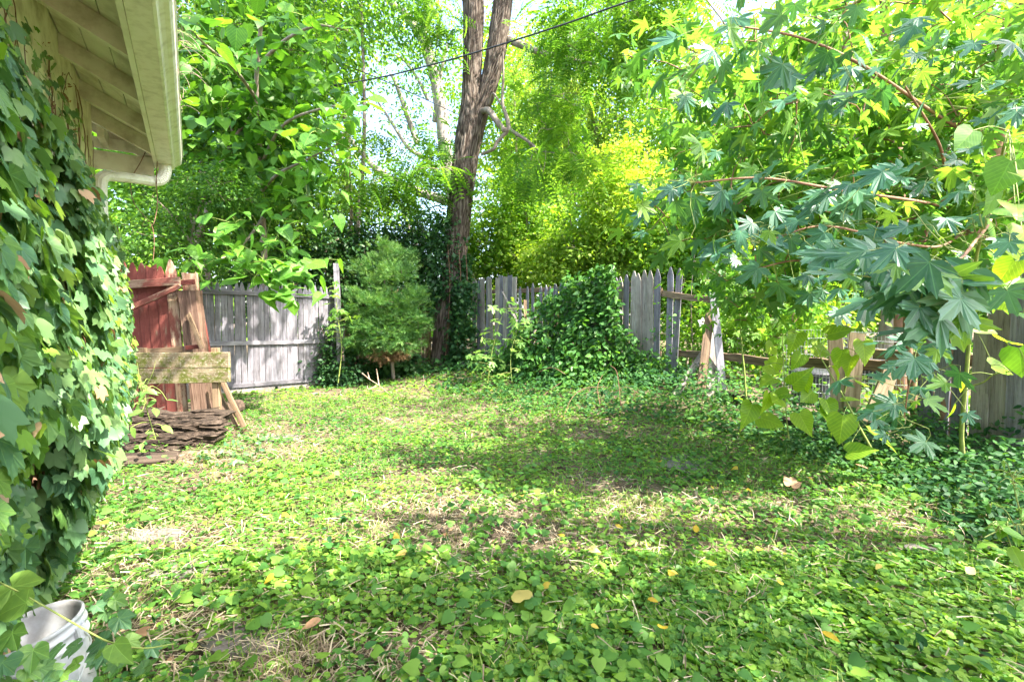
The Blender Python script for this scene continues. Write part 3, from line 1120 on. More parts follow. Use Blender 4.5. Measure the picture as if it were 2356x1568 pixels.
# two lone pickets past the run
fd = thing('split_rail_fence', 'open split rail fence between the pale pickets and the leaning boards', 'fence', (2.6, 7.6, 0))
B2_, B3_ = FB[1], FB[2]
rl = plank_between('rail', M['old_rail'], at(1519, 674, 7.88), at(1748, 699, 6.55), .10, .06, (-.7, -.6, 0), fd, seed=21, warp=.03, rows=12, waste=.1, jag=.03)
rl = plank_between('rail', M['old_rail'], at(1552, 812, 7.75), at(1800, 838, 6.2), .11, .06, (-.7, -.6, 0), fd, seed=22, warp=.03, rows=12, waste=.1, jag=.03)
for (X0, Y0, X1, Y1, sd, dd, mt) in ((1538, 842, 1543, 613, 1, 7.72, 'grey_wood'), (1551, 862, 1564, 616, 2, 7.62, 'grey_wood')):
    q, p = at(X1, Y1, dd), at(X0, Y0, dd)
    L = (q - p)
    p2 = p - L.normalized() * .45
    plank_between('picket', M[mt], p2, q, .098, .02, (-.6, -.8, 0), fd, seed=sd, point=.14)

# leaning broken pickets
for i, (X0, Y0, d0, X1, Y1, d1, w, mt, lab) in enumerate((
        (1664, 925, 6.75, 1636, 637, 7.02, .105, 'grey_wood', 'tallest of the loose grey boards leaning on the split rails'),
        (1548, 935, 6.85, 1622, 806, 7.00, .10, 'pale_wood', 'short loose board slanting steeply to the left under the lower rail'),
        (1610, 945, 6.70, 1634, 712, 7.05, .12, 'old_rail', 'dark weathered loose board standing just left of the tallest leaning board'),
        (1632, 938, 6.72, 1646, 770, 7.08, .11, 'pale_wood', 'pale upright loose board between the dark board and the tallest board'),
        (1652, 930, 6.86, 1652, 765, 7.15, .10, 'grey_wood', 'narrow loose board half hidden behind the tallest leaning board'))):
    p, q = at(X0, Y0, d0), at(X1, Y1, d1)
    p.z = tz(p.x, p.y) - .01
    plank_between('loose_board', M[mt], p, q, w, .021, (-.15, -1, 0), None, seed=31 + i, jag=.03, warp=.008, label=lab, cat='board', group='loose boards leaning on the split rails')

# gap post + middle rails (about x 3.4, y 5.4)
fe = thing('wire_fence', 'rail and welded wire fence with two pale upright boards behind the heart leaved plant', 'fence', (3.55, 5.3, 0))
plank_between('rail', M['old_rail'], at(1820, 832, 5.9), at(2085, 842, 4.85), .12, .07, (-.8, -.5, 0), fe, seed=41, warp=.03, rows=12, waste=.1, jag=.03)
plank_between('upright_board', M['tan_wood'], at(1935, 1022, 5.2), at(1921, 772, 5.25), .14, .03, (-.5, -1, 0), fe, seed=42, jag=.03)
plank_between('upright_board', M['tan_wood'], at(1950, 1028, 5.12), at(1972, 768, 5.18), .14, .035, (-.5, -1, 0), fe, seed=43, jag=.03)
plank_between('brace', M['tan_wood'], at(1962, 1052, 4.75), at(2053, 845, 4.9), .13, .07, (-.5, -1, 0), fe, seed=44, jag=.02, warp=.02)
# welded wire mesh
mb = MB()
wa, wb = at(1800, 900, 5.95), at(2100, 900, 4.85)
wa.z = wb.z = 0
for i in range(38):
    t = i / 37
    p = wa.lerp(wb, t)
    add_tube(mb, [(p.x, p.y, tz(p.x, p.y)), (p.x + .004 * math.sin(i), p.y, 1.18)], .0022, 4)
for k in range(13):
    z = .04 + k * .09
    add_tube(mb, [tuple(wa.lerp(wb, t) + Vector((.01 * math.sin(t * 9), -.005, z + .012 * math.sin(t * 7 + k) + .05))) for t in np.linspace(0, 1, 9)], .0022, 4)
mb.build('wire_mesh', M['wire'], fe)
# right hand boards
fr = thing('board_fence', 'tall brown grey board fence at the right edge behind the brown stem', 'fence', (3.95, 3.9, 0))
C0, C1 = FB[2], FB[3]
for i, (X, Yt, w, mt, jag) in enumerate(((2135, 800, .13, 'grey_wood', .02), (2172, 760, .12, 'grey_wood', .02), (2214, 700, .12, 'grey_wood', .02), (2262, 757, .13, 'pale_wood', .02), (2302, 515, .15, 'pale_wood', .05), (2346, 600, .13, 'grey_wood', .02), (2395, 540, .14, 'grey_wood', .02), (2445, 500, .14, 'pale_wood', .02), (2500, 470, .14, 'grey_wood', .02))):
    p = onB(X, C0, C1)
    z0 = tz(p[0], p[1]) - .02
    zt = min(at(X, Yt, p[1]).z, 2.15)
    d2 = (C1 - C0) / np.linalg.norm(C1 - C0)
    o = plank_between('picket', M[mt], (p[0], p[1], z0), (p[0] + .01 * math.sin(i), p[1], zt), w, .022, (-1, -.27, 0), fr, seed=50 + i, jag=jag)
plank_between('rail', M['old_rail'], (3.72, 4.95, .95), (4.22, 3.25, .95), .10, .05, (-1, -.27, 0), fr, seed=61, warp=.02)
plank_between('rail', M['old_rail'], (3.97, 4.15, 1.75), (4.22, 3.25, 1.8), .10, .05, (-1, -.27, 0), fr, seed=62, warp=.02)

# timber edging half buried along the right fence
for i, (X0, Y0, d0, X1, Y1, d1, lab) in enumerate(((1655, 958, 6.55, 1720, 985, 6.1, 'short dark rotten timber half buried left of the thin sapling'), (1770, 1018, 5.35, 1870, 1040, 4.9, 'long dark rotten timber edging under the heart leaved plant'))):
    p, q = at(X0, Y0, d0), at(X1, Y1, d1)
    p.z, q.z = tz(p.x, p.y) + .09, tz(q.x, q.y) + .09
    plank_between('edging_timber', M['rotten_wood'], p, q, .10, .12, (0, -.2, 1), None, seed=70 + i, jag=.03, warp=.02, label=lab, cat='timber')

# ---------------------------------------------------------------- red gate
M['split_wood'] = wood_mat('split_wood', (.06, .036, .026), (.17, .105, .078), (.29, .20, .15), grain=18, bstr=1.0)
gate = thing('gate', 'faded red wooden gate with diagonal brace beside the ivy wall', 'gate', (-4.3, 5.9, 0))
GD = 5.9
for i, (Xt, Yt, Xb, Yb, mt) in enumerate(((262, 606, 286, 935, 'red_wood'), (283, 600, 306, 938, 'red_wood'), (304, 603, 328, 945, 'red_wood'), (325, 604, 352, 948, 'red_wood'), (347, 612, 375, 950, 'red_wood'), (368, 612, 398, 952, 'red_wood'), (391, 596, 421, 951, 'worn_red_wood'))):
    p, q = at(Xb, Yb, GD), at(Xt, Yt, GD + .02)
    plank_between('board', M[mt], p, q, .122, .02, (.1, -1, 0), gate, seed=80 + i, point=(.16 if i != 4 else .0), jag=(.0 if i != 4 else .05), rows=7, warp=.003)
plank_between('rail', M['worn_red_wood'], at(262, 656, GD - .035), at(416, 646, GD - .035), .10, .035, (.1, -1, 0), gate, seed=90, waste=.06, jag=.01)
plank_between('rail', M['brown_wood'], at(280, 812, GD - .035), at(427, 802, GD - .035), .075, .035, (.1, -1, 0), gate, seed=91, waste=.1, jag=.01)
plank_between('brace', M['worn_red_wood'], at(292, 712, GD - .075), at(414, 658, GD - .075), .062, .03, (.1, -1, 0), gate, seed=92)
gp = thing('gate_post', 'splintered thick gate post with red band on the right of the red gate', 'post', (-3.85, 5.9, 0))
plank_between('post', M['split_wood'], at(470, 955, GD), at(437, 668, GD + .02), .21, .15, (.1, -1, 0), gp, seed=95, jag=.04, rows=10, waste=.05, warp=.006)
plank_between('splinter', M['worn_red_wood'], at(441, 700, GD + .0), at(436, 627, GD + .0), .16, .06, (.1, -1, 0), gp, seed=97, jag=.02)
plank_between('band', M['red_wood'], at(418, 650, GD - .10), at(447, 648, GD - .10), .06, .03, (.1, -1, 0), gp, seed=98)
plank_between('band', M['red_wood'], at(428, 800, GD - .12), at(466, 795, GD - .12), .05, .03, (.1, -1, 0), gp, seed=99)
plank_between('side_board', M['red_wood'], at(478, 830, GD + .12), at(447, 655, GD + .12), .10, .02, (.5, -1, 0), gp, seed=100)

# two mossy boards nailed across in front
mp_ = thing('mossy_barrier', 'two mossy grey brown planks one above the other across the red gate', 'planks', (-4.1, 5.5, 0))
D2 = 5.45
plank_between('plank', M['mossy_wood'], at(262, 829, D2), at(528, 827, D2 + .03), .172, .038, (.06, -1, 0), mp_, seed=101, jag=.008, warp=.004)
plank_between('plank', M['mossy_wood'], at(262, 866, D2), at(528, 861, D2 + .03), .172, .038, (.06, -1, 0), mp_, seed=102, jag=.008, warp=.004)
for X in (330, 498):
    p = at(X, 880, D2 + .06)
    plank_between('prop', M['brown_wood'], (p.x, p.y, tz(p.x, p.y)), (p.x, p.y, .98), .08, .05, (0, -1, 0), mp_, seed=X, warp=.003)
# sticks leaning by the post
for i, (a, b, w, lab, mt) in enumerate((
        ((567, 972, 5.55), (508, 868, 5.75), .055, 'reddish brown stake leaning left against the mossy planks, thickest of the slanted sticks', 'brown_wood'),
        ((548, 962, 5.65), (490, 876, 5.8), .045, 'dark stick slanting close beside the reddish stake below the planks', 'old_rail'),
        ((466, 803, 5.72), (433, 722, 5.80), .05, 'short brown stick leaning on the splintered gate post above the planks', 'brown_wood'))):
    p, q = at(*a), at(*b)
    if i < 2: p.z = tz(p.x, p.y)
    plank_between('leaning_stick', M[mt], p, q, w, .03, (.1, -1, 0), None, seed=110 + i, jag=.02, label=lab, cat='stick')

# rotten timber heap below the planks: ragged layered boards leaning back
rt = thing('rotten_timber', 'heap of crumbling rotten timber layers at the foot of the red gate', 'timber', (-4.0, 5.0, 0))
rr = random.Random(5)
def rotten_face(name, x0, x1, d0, d1, z0, z1, seed, thick=.16, nx=110, nz=46):
    """one big decayed timber: fibrous, layered, broken-edged face leaning back"""
    a, b = np.meshgrid(np.linspace(0, 1, nx), np.linspace(0, 1, nz))
    rag = .16 * (fbm(np.stack([b * 9, b * 0, b * 0 + seed], -1), 4, seed) - .5)
    x = x0 + (x1 - x0 + rag) * a
    top = z1 + .10 * (fbm(np.stack([x * 2.2, x * 0, x * 0], -1), 4, seed + 1) - .5) - .12 * np.clip(a - .75, 0, 1)
    z = z0 + (top - z0) * b
    fib = fbm(np.stack([x * 3.0, z * 55, x * 0 + seed], -1), 4, seed + 2)
    big_ = fbm(np.stack([x * 2.0, z * 9, x * 0], -1), 3, seed + 3)
    y = d0 + (d1 - d0) * b ** 1.25 - .10 * (fib - .5) - .22 * (big_ - .5)
    front = np.stack([x, y, z], -1)
    back = np.stack([x - .02, y + thick, z - .01], -1)
    V = np.concatenate([front.reshape(-1, 3), back.reshape(-1, 3)])
    N_ = nx * nz
    i_ = (np.arange(nz - 1)[:, None] * nx + np.arange(nx - 1)[None])
    Ff = np.stack([i_, i_ + 1, i_ + 1 + nx, i_ + nx], -1).reshape(-1, 4)
    Fb = Ff[:, ::-1] + N_
    k = np.arange(nx - 1)
    t_ = (nz - 1) * nx
    Ft = np.stack([t_ + k, t_ + k + 1, N_ + t_ + k + 1, N_ + t_ + k], -1)
    r_ = np.arange(nz - 1) * nx + nx - 1
    Fr = np.stack([r_, N_ + r_, N_ + r_ + nx, r_ + nx], -1)
    mb = MB()
    mb.add(V, np.concatenate([Ff, Fb, Ft, Fr]), np.clip(np.tile(fib.reshape(-1), 2), 0, 1))
    mb.build(name, M['rotten_wood'], rt)


rotten_face('timber', -4.8, -3.05, 4.88, 5.14, -.03, .33, 3)
rotten_face('timber', -4.6, -3.28, 4.62, 4.82, -.03, .12, 8, nz=26)
for i in range(70):
    f = rr.random()
    d = 4.62 + .42 * f
    x0 = rr.uniform(-4.3, -3.15 - .15 * rr.random())
    z = .03 + .30 * f + rr.uniform(-.02, .03)
    ln = rr.uniform(.06, .28)
    plank_between('splinter', M['rotten_wood'], (x0, d - .05, z), (x0 + ln, d + rr.uniform(-.06, .04), z + rr.uniform(-.05, .05)), rr.uniform(.006, .018), .007, (.1, -.7, .7), rt, seed=150 + i % 12, jag=.03, warp=.01, waste=.2)
plank_between('ground_board', M['rotten_wood'], (-3.95, 4.18, .05), (-3.12, 4.42, .04), .20, .03, (0, -.25, 1), None, seed=190, jag=.05, warp=.01,
              label='flat rotten board lying on the ground in front of the timber heap', cat='board')
# cut log with dark end, behind the sticks
mb = MB()
lp = at(494, 950, 5.75)
add_tube(mb, [(lp.x, lp.y, .16), (lp.x - .02, lp.y + .28, .17), (lp.x - .06, lp.y + .6, .16)], [.09, .10, .09], 14, ridge=lambda P, th: 1 + .05 * np.sin(th * 5)[None] * np.ones((len(P), 1)))
mb.build('log', M['husk'], None, label='dark blackened log lying behind the slanted sticks by the gate post', cat='log')

# ---------------------------------------------------------------- bins behind the fence
def bin_(X, d, r, h, lab):
    t = thing('rubbish_bin', lab, 'bin', tuple(at(X, 800, d).xy) + (0,))
    x, y = t.location.x, t.location.y
    mb = MB()
    add_tube(mb, [(x, y, .0), (x, y, .04), (x, y, h * .5), (x, y, h)], [r * .8, r * .84, r * .92, r], 24)
    mb.build('body', M['bin_plastic'], t)
    mb = MB()
    add_tube(mb, [(x, y, h + .002), (x, y, h + .03), (x, y, h + .05), (x, y, h + .09)], [r * 1.06, r * 1.07, r * 1.02, r * .5], 24)
    mb.build('lid', M['bin_plastic'], t)
    mb = MB()
    for s in (-1, 1):
        add_tube(mb, smooth_path([(x + s * r * .95, y - .06, h * .78), (x + s * (r + .05), y - .06, h * .8), (x + s * (r + .05), y + .06, h * .8), (x + s * r * .95, y + .06, h * .78)], 8), .012, 6)
    mb.build('handle', M['bin_plastic'], t)


bin_(1876, 6.5, .29, .56, 'dark grey bin behind the wire mesh left of the upright boards')
bin_(2008, 7.3, .29, .62, 'dark grey bin behind the wire mesh right of the upright boards')

# ---------------------------------------------------------------- bucket
bx, by = at(118, 1430, 1.60).x, 1.60
bk = thing('bucket', 'white plastic bucket with ribbed rim leaning in the ivy by the wall', 'bucket', (bx, by, 0))
tiltM = Matrix.Rotation(math.radians(9), 4, Vector((.25, 1, 0)).normalized() * -1) 
mb = MB()
seg = 40
prof = [(.113, .0), (.116, .006), (.126, .20), (.127, .205), (.136, .208), (.136, .216), (.128, .22), (.1295, .245), (.139, .248), (.139, .257), (.1305, .261), (.131, .275), (.137, .278), (.138, .288), (.133, .292), (.128, .290), (.1265, .27), (.1235, .20), (.111, .012)]
V, F = [], []
for (r, z) in prof:
    for k in range(seg):
        a = 2 * math.pi * k / seg
        V.append((r * math.cos(a), r * math.sin(a), z))
for i in range(len(prof) - 1):
    for k in range(seg):
        F.append((i * seg + k, i * seg + (k + 1) % seg, (i + 1) * seg + (k + 1) % seg, (i + 1) * seg + k))
F.append(tuple(range(seg))[::-1])
F.append(tuple(range((len(prof) - 1) * seg, len(prof) * seg)))
mb.add(V, F)
body = mb.build('body', M['plastic_white'], bk, smooth=False)
for f in body.data.polygons: f.use_smooth = len(f.vertices) == 4
mb = MB()
add_box(mb, (.138, .02, .236), (.02, .035, .045), ch=.004)
lug = mb.build('handle_lug', M['plastic_white'], bk)
mb = MB()
add_tube(mb, smooth_path([(.150, .02, .236), (.155, .02, .18), (.12, -.08, .05), (.0, -.15, .02), (-.12, -.08, .05), (-.148, .02, .18), (-.142, .02, .236)], 30), .0025, 6)
hd = mb.build('handle', M['wire'], bk)
mb = MB()
mb.add([(.117 * math.cos(a), .117 * math.sin(a), .12) for a in np.linspace(0, 2 * math.pi, 24, endpoint=False)], [tuple(range(24))])
ms = mb.build('soil_fill', M['soil'], bk)
BK = Matrix.Translation((bx, by, tz(bx, by) - .005)) @ Matrix.Rotation(math.radians(8), 4, 'Y').inverted() @ Matrix.Rotation(math.radians(6), 4, 'X')
for o in (body, lug, hd, ms):
    o.matrix_parent_inverse = Matrix.Translation(-bk.location)
    o.matrix_basis = BK
# dead leaves lying in the bucket
for i, (a, r, lab) in enumerate(((.5, .05, 'largest brown dead leaf lying inside the white bucket'), (2.6, .06, 'small crumpled dead leaf at the left inside the white bucket'), (4.6, .05, 'curled dead leaf at the front inside the white bucket'))):
    p = BK @ Vector((r * math.cos(a), r * math.sin(a), .128 + i * .004))
    mb = MB()
    d_a = a + 2
    scatter(mb, (IVYS + [OVATE])[i], [tuple(p)], [(math.cos(d_a), math.sin(d_a), .1)], [(random.uniform(-.4, .4), random.uniform(-.4, .4), 1)], .07 - .012 * i, random.random())
    mb.build('dead_leaf', M['dry_leaf'], None, label=lab, cat='leaf')

CAN_N, SH1, SH2, MC_N, GC = 200, 75, 45, 0, 2.4
# ================================================================ vegetation
def wpts(spec):
    return [at(X, Y, d) for (X, Y, d) in spec]


def limb(mb, spec, r0, r1, n=26, seg=8, world=False, power=1.0):
    pts = smooth_path(spec if world else wpts(spec), n)
    rad = r0 + (r1 - r0) * np.linspace(0, 1, n) ** power
    add_tube(mb, pts, rad, seg)
    return pts


# ---------------- the big twin trunk tree
def bark_ridge(seed, amp=.11, nr=13):
    def f(P, th):
        z = np.cumsum(np.concatenate([[0], np.linalg.norm(np.diff(P, axis=0), axis=1)]))
        Z, T = np.meshgrid(z, th, indexing='ij')
        c = np.stack([np.cos(T) * nr * .32, np.sin(T) * nr * .32, Z * 2.6], -1)
        w = fbm(c, 3, seed)
        c2 = np.stack([np.cos(T) * nr * .8, np.sin(T) * nr * .8, Z * 4.6], -1)
        r = 1 - np.abs(vnoise(c2 + w[..., None] * 1.5, seed + 5) * 2 - 1)
        big = fbm(np.stack([np.cos(T), np.sin(T), Z * .5], -1), 2, seed + 9)
        f.depth = r
        return 1 + amp * (-r * .9) + .10 * (big - .5)
    return f


def bark_tube(name, spec, rads, parent, n=220, seg=150, seed=1):
    pr = [tuple(p) + (r,) for p, r in zip(wpts(spec), rads)]
    q = smooth_path(pr, n)
    f = bark_ridge(seed)
    V, F = tube_arrays(q[:, :3], q[:, 3], seg, ridge=f)
    mb = MB()
    mb.add(V, F, (1 - f.depth).reshape(-1) * 1.1)
    return mb.build(name, M['bark'], parent, smooth=True), q


big = thing('tree', 'tall grey barked tree with a twin trunk standing at the fence corner', 'tree', tuple(at(1015, 845, 11.0)))
_, q1 = bark_tube('trunk', [(1016, 865, 11), (1020, 800, 11), (1026, 720, 11), (1040, 632, 11), (1052, 540, 11), (1061, 450, 11), (1070, 370, 11), (1080, 300, 11), (1085, 235, 11), (1086, 180, 11), (1088, 110, 11), (1089, 0, 11), (1085, -120, 11), (1060, -300, 10.8), (1040, -520, 10.5)],
                  [.31, .27, .265, .28, .285, .29, .30, .305, .245, .225, .225, .245, .22, .18, .12], big, seed=1, n=320)
_, q2 = bark_tube('trunk', [(1090, 330, 11.05), (1104, 262, 11.0), (1124, 200, 11.0), (1142, 117, 11.0), (1158, 0, 11.0), (1170, -120, 11), (1190, -300, 11), (1215, -520, 10.8)],
                  [.18, .205, .215, .235, .225, .20, .18, .12], big, seed=7, n=180, seg=120)
mb = MB()
limb(mb, [(1092, 20, 11), (1068, -20, 11), (1050, -70, 11.2), (960, -300, 11.5), (850, -480, 11.5)], .16, .08)
mb.build('branch', M['pale_bark'], big, smooth=True)
for spec, r0, r1 in (
        ([(1166, 90, 11), (1200, 104, 10.8), (1240, 120, 10.6), (1285, 130, 10.4), (1335, 142, 10.2), (1371, 149, 10.0)], .085, .03),
        ([(1108, 255, 10.9), (1125, 255, 10.6), (1140, 275, 10.4), (1160, 299, 10.2), (1172, 298, 10.2)], .075, .055),
        ([(1172, 298, 10.2), (1166, 270, 10.2), (1156, 235, 10.2), (1158, 180, 10.1), (1157, 120, 10.0)], .05, .015),
        ([(1172, 298, 10.2), (1215, 325, 9.9), (1240, 345, 9.7), (1275, 352, 9.5)], .04, .01),
        ([(1172, 298, 10.2), (1145, 325, 10.2), (1135, 343, 10.2), (1108, 355, 10.4)], .045, .03),
        ([(1215, 325, 9.9), (1225, 350, 9.9), (1216, 385, 9.9)], .02, .006),
        ([(1125, 240, 10.7), (1135, 215, 10.5), (1152, 240, 10.4)], .025, .02)):
    mb = MB()
    limb(mb, spec, r0, r1)
    mb.build('branch', M['pale_bark'], big, smooth=True)
# limbs above the picture carrying the canopy that shades the yard
canopy_tips = []
for k, (a, L, rise) in enumerate(((-70, 7.5, 3.0), (-40, 7.0, 3.2), (-10, 6.0, 2.5), (-95, 6.0, 3.5), (-125, 6.0, 3.0), (150, 5, 2), (60, 5, 3), (100, 4, 3))):
    b = Vector(q1[-30 - (k % 3) * 12][:3]) if k % 2 else Vector(q2[-20 - (k % 3) * 10][:3])
    t = math.radians(a)
    e = b + Vector((math.cos(t) * L, math.sin(t) * L, rise))
    m_ = b.lerp(e, .5) + Vector((0, 0, .8))
    mb = MB()
    pts = limb(mb, [tuple(b), tuple(m_), tuple(e)], .13, .03, world=True)
    mb.build('branch', M['pale_bark'], big, smooth=True)
    canopy_tips.append(pts)


for e_, m_ in (((-1.3, 7.1, 7.3), (-1.0, 9.2, 9.0)), ((-1.7, 4.8, 6.0), (-1.6, 8.0, 9.4))):  # added limbs above the view, placed to dapple the gate and silver fence
    b = q1[-34][:3]
    mb = MB()
    pts = limb(mb, [tuple(b), m_, e_], .10, .02, world=True)
    mb.build('branch', M['pale_bark'], big, smooth=True)
    shade_limb_tips = pts if m_[1] > 9 else np.concatenate([shade_limb_tips, pts])


def cluster_cloud(nclu, boxfn, per, spread, flat=.45):
    """leaf positions gathered in flattened clumps, with each leaf's outward direction"""
    C = boxfn(nclu)
    O, out = [], []
    for c in C:
        k = max(3, int(per * RNG.uniform(.5, 1.5)))
        r = RNG.normal(size=(k, 3)) * np.array([1, 1, flat]) * spread * RNG.uniform(.6, 1.3)
        O.append(c + r)
        out.append(r + RNG.normal(size=3) * spread * .4)
    return np.concatenate(O), np.concatenate(out), C


def ell(center, rad, shell=.35):
    c, r = np.array(center, float), np.array(rad, float)

    def f(n):
        d = unit(RNG.normal(size=(n, 3)))
        q = RNG.uniform(shell, 1, n) ** .6
        return c + d * q[:, None] * r
    return f


def foliage(parent, name, mat, tmpl, O, out, size, jit=.5, droop=.4, up=1.0, kind='stuff', tint=None, smooth=True, szvar=.3, cam=False):
    n = len(O)
    D, N = leaf_frames(n, out, up=up, droop=droop, jit=jit)
    S = size * RNG.uniform(1 - szvar, 1 + szvar, n)
    # tint: clump-scale plus leaf-scale variety of leaf colour
    t = np.clip(fbm(O * .8, 2, 3) * .7 + RNG.uniform(0, 1, n) * .55 - .12, 0, 1) if tint is None else tint
    mb = MB()
    tl = tmpl if isinstance(tmpl, list) else [tmpl]
    idx = RNG.integers(0, len(tl), n)
    for i, tp in enumerate(tl):
        k = idx == i
        scatter(mb, tp, O[k], D[k], N[k], S[k], t[k])
    return mb.build(name, mat, parent, kind=kind, smooth=smooth)


def twigs(parent, base_pts, C, r=.008, mat='twig', n=None, seg=4, name='twigs', kind='stuff', maxlen=1.6):
    """thin shoots: each leaf clump joins the nearest limb point or the nearest clump already joined"""
    mb = MB()
    B = np.array(base_pts, float)
    C = np.array(C, float)
    d0 = np.array([np.min(np.sum((B - c) ** 2, 1)) for c in C])
    src = B
    for i in np.argsort(d0):
        c = C[i]
        q = np.sum((src - c) ** 2, 1) + .3 * np.maximum(src[:, 2] - c[2], 0)
        b = src[np.argmin(q)]
        L = np.linalg.norm(c - b)
        if L > maxlen or L < 1e-4:
            continue
        src = np.concatenate([src, [c]])
        P = smooth_path([b, (b + c) / 2 + np.array([0, 0, .10 * L]) + RNG.normal(size=3) * .06 * L, c], 5)
        add_tube(mb, P, np.linspace(r, r * .5, 5), seg)
    if mb.n == 0: return None
    return mb.build(name, M[mat], parent, smooth=True, kind=kind)


# compound leaves of the big tree: high canopy and the hanging sprays behind / beside the trunk
cp = np.concatenate(canopy_tips)
def around(P, s):
    P = np.array(P)
    return lambda n: P[RNG.integers(0, len(P), n)] + RNG.normal(size=(n, 3)) * s
O, out, C = cluster_cloud(CAN_N, around(cp[5:], np.array([1.1, 1.1, .6])), 9, .38)
k = O[:, 2] > 7.2
foliage(big, 'foliage', M['locust_mass'], PINNATE, O[k], out[k], .42)
twigs(big, cp, C[C[:, 2] > 7.4], .01)
O1, out1, C1 = cluster_cloud(34, ell((-1.3, 7.1, 7.1), (1.2, .9, .45), .1), 9, .34)  # added unseen foliage on those limbs, kept sparse for dappled shade
O2, out2, C2 = cluster_cloud(15, ell((-1.7, 4.7, 5.65), (1.1, .7, .4), .1), 9, .30)
O, out = np.concatenate([O1, O2]), np.concatenate([out1, out2])
k = O[:, 2] > O[:, 1] * .68 + 1.75
foliage(big, 'foliage', M['locust_mass'], PINNATE, O[k], out[k], .40)
twigs(big, shade_limb_tips, np.concatenate([C1, C2]), .007)
sprays = []
for (X, Y, d, rx, rz, n) in ((1290, 40, 10.4, 1.0, .9, 22), (1360, 40, 9.5, 1.2, .9, 28), (1420, 90, 9.0, 1.2, .9, 26), (1290, 190, 10.4, .7, .5, 10), (1270, 300, 10.2, .8, .7, 20), (1300, 360, 9.4, .9, .5, 18), (1210, 390, 10.6, .6, .5, 10), (1010, 60, 10.5, .7, .7, 14),
                             (960, 400, 10.8, .9, .45, 22), (880, 430, 10.8, .9, .4, 20), (990, 330, 11.3, .6, .5, 14), (1000, 470, 11.2, .6, .4, 14), (860, 330, 11, .6, .3, 8), (1480, 20, 8.5, 1.0, .6, 20), (1550, 40, 8.5, .9, .6, 14)):
    c = at(X, Y, d)
    sprays.append(ell(c, (rx, rx * .7, rz), .1)(n))
SP = np.concatenate(sprays)
O, out, C = cluster_cloud(len(SP), lambda n: SP, 7, .22)
foliage(big, 'foliage', M['locust_mass'], [PINNATE, PINNATE_S], O, out, .40, jit=.35, droop=.55)
twigs(big, np.concatenate([cp, q1[60:, :3], q2[:, :3]]), C[::2], .008)


# ---------------- generic tree / shrub
def tree(name, label, cat, base, stems, crowns, mat, tmpl, leaf, per=12, spread=.22, flat=.5, bark='pale_bark', droop=.4, jit=.5, up=1.0, group=None, ntw=160, tw=.007, szvar=.3, stem_name='trunk'):
    t = thing(name, label, cat, (base[0], base[1], tz(base[0], base[1])), group)
    allp = []
    for (pts, r0, r1) in stems:
        mb = MB()
        allp.append(limb(mb, [tuple(p) for p in pts], r0, r1, world=True))
        mb.build(stem_name if len(allp) == 1 or stem_name == 'stem' else 'branch', M[bark], t, smooth=True)
    B = np.concatenate(allp) if allp else np.array([[base[0], base[1], .1]])
    Os, outs, Cs = [], [], []
    for (c, r, n) in crowns:
        O, out, C = cluster_cloud(int(n * 1.35), ell(c, r, .15), per, spread, flat)
        Os.append(O)
        outs.append(out + (O - np.array(c)) * .25)
        Cs.append(C)
    O, out, C = np.concatenate(Os), np.concatenate(outs), np.concatenate(Cs)
    k = O[:, 2] > terr(O[:, 0], O[:, 1]) + .02
    foliage(t, 'foliage', M[mat], tmpl, O[k], out[k], leaf, jit=jit, droop=droop, up=up, szvar=szvar)
    if ntw:
        idx = RNG.permutation(len(C))[:ntw]
        twigs(t, B, C[idx], tw, mat='twig')
    return t, B, C


def A(X, Y, d):
    return tuple(at(X, Y, d))


def G(X, d, z=None):
    p = at(X, 800, d)
    return (p.x, p.y, tz(p.x, p.y) - .05 if z is None else z)


# tree left, behind the gate: many small leaves, pale forked stems
tree('tree', 'leafy green tree with pale forked stems rising behind the red gate', 'tree', G(490, 9.3),
     [([G(490, 9.3), A(478, 650, 9.1), A(455, 560, 9.0), A(470, 500, 8.9)], .085, .05), ([A(462, 540, 9), A(500, 400, 8.8), A(540, 318, 8.6), A(590, 250, 8.4)], .05, .02),
      ([A(540, 318, 8.6), A(525, 270, 8.6), A(522, 240, 8.6)], .025, .015), ([A(455, 560, 9), A(440, 500, 9), A(430, 440, 9)], .03, .012)],
     [(A(520, 60, 9.6), (1.8, 1.3, 1.6), 260), (A(620, 200, 9.6), (1.6, 1.2, 1.6), 260), (A(480, 330, 9.4), (1.3, 1.0, 1.3), 200), (A(660, 400, 9.8), (1.3, 1.0, 1.2), 170), (A(380, 480, 9.2), (1.0, .9, .9), 110), (A(560, 540, 9.8), (1.2, .8, .8), 110), (A(700, 20, 10.5), (1.4, 1.2, 1.3), 120)],
     'mid_mass', OVATE, .105, per=16, spread=.26, ntw=260)
# second tree left of the sky gap, yellow green, further
tree('tree', 'yellow green tree with slender dark branches left of the bright sky gap', 'tree', G(760, 14),
     [([G(760, 14), A(770, 560, 14), A(800, 420, 14), A(790, 250, 14), A(720, 60, 14)], .14, .04), ([A(800, 420, 14), A(740, 300, 14), A(690, 200, 14)], .06, .02)],
     [(A(740, 60, 14), (1.7, 1.4, 1.6), 200), (A(700, 240, 14), (1.3, 1.2, 1.1), 130), (A(800, 180, 14.2), (.9, .8, .9), 36), (A(770, 470, 14), (1.2, 1.0, .9), 90), (A(870, 480, 14.5), (1.0, .9, .5), 36), (A(640, -60, 14), (2, 1.6, 1.4), 140)],
     'bright_mass', OVATE_LO, .13, per=12, spread=.30, ntw=120)
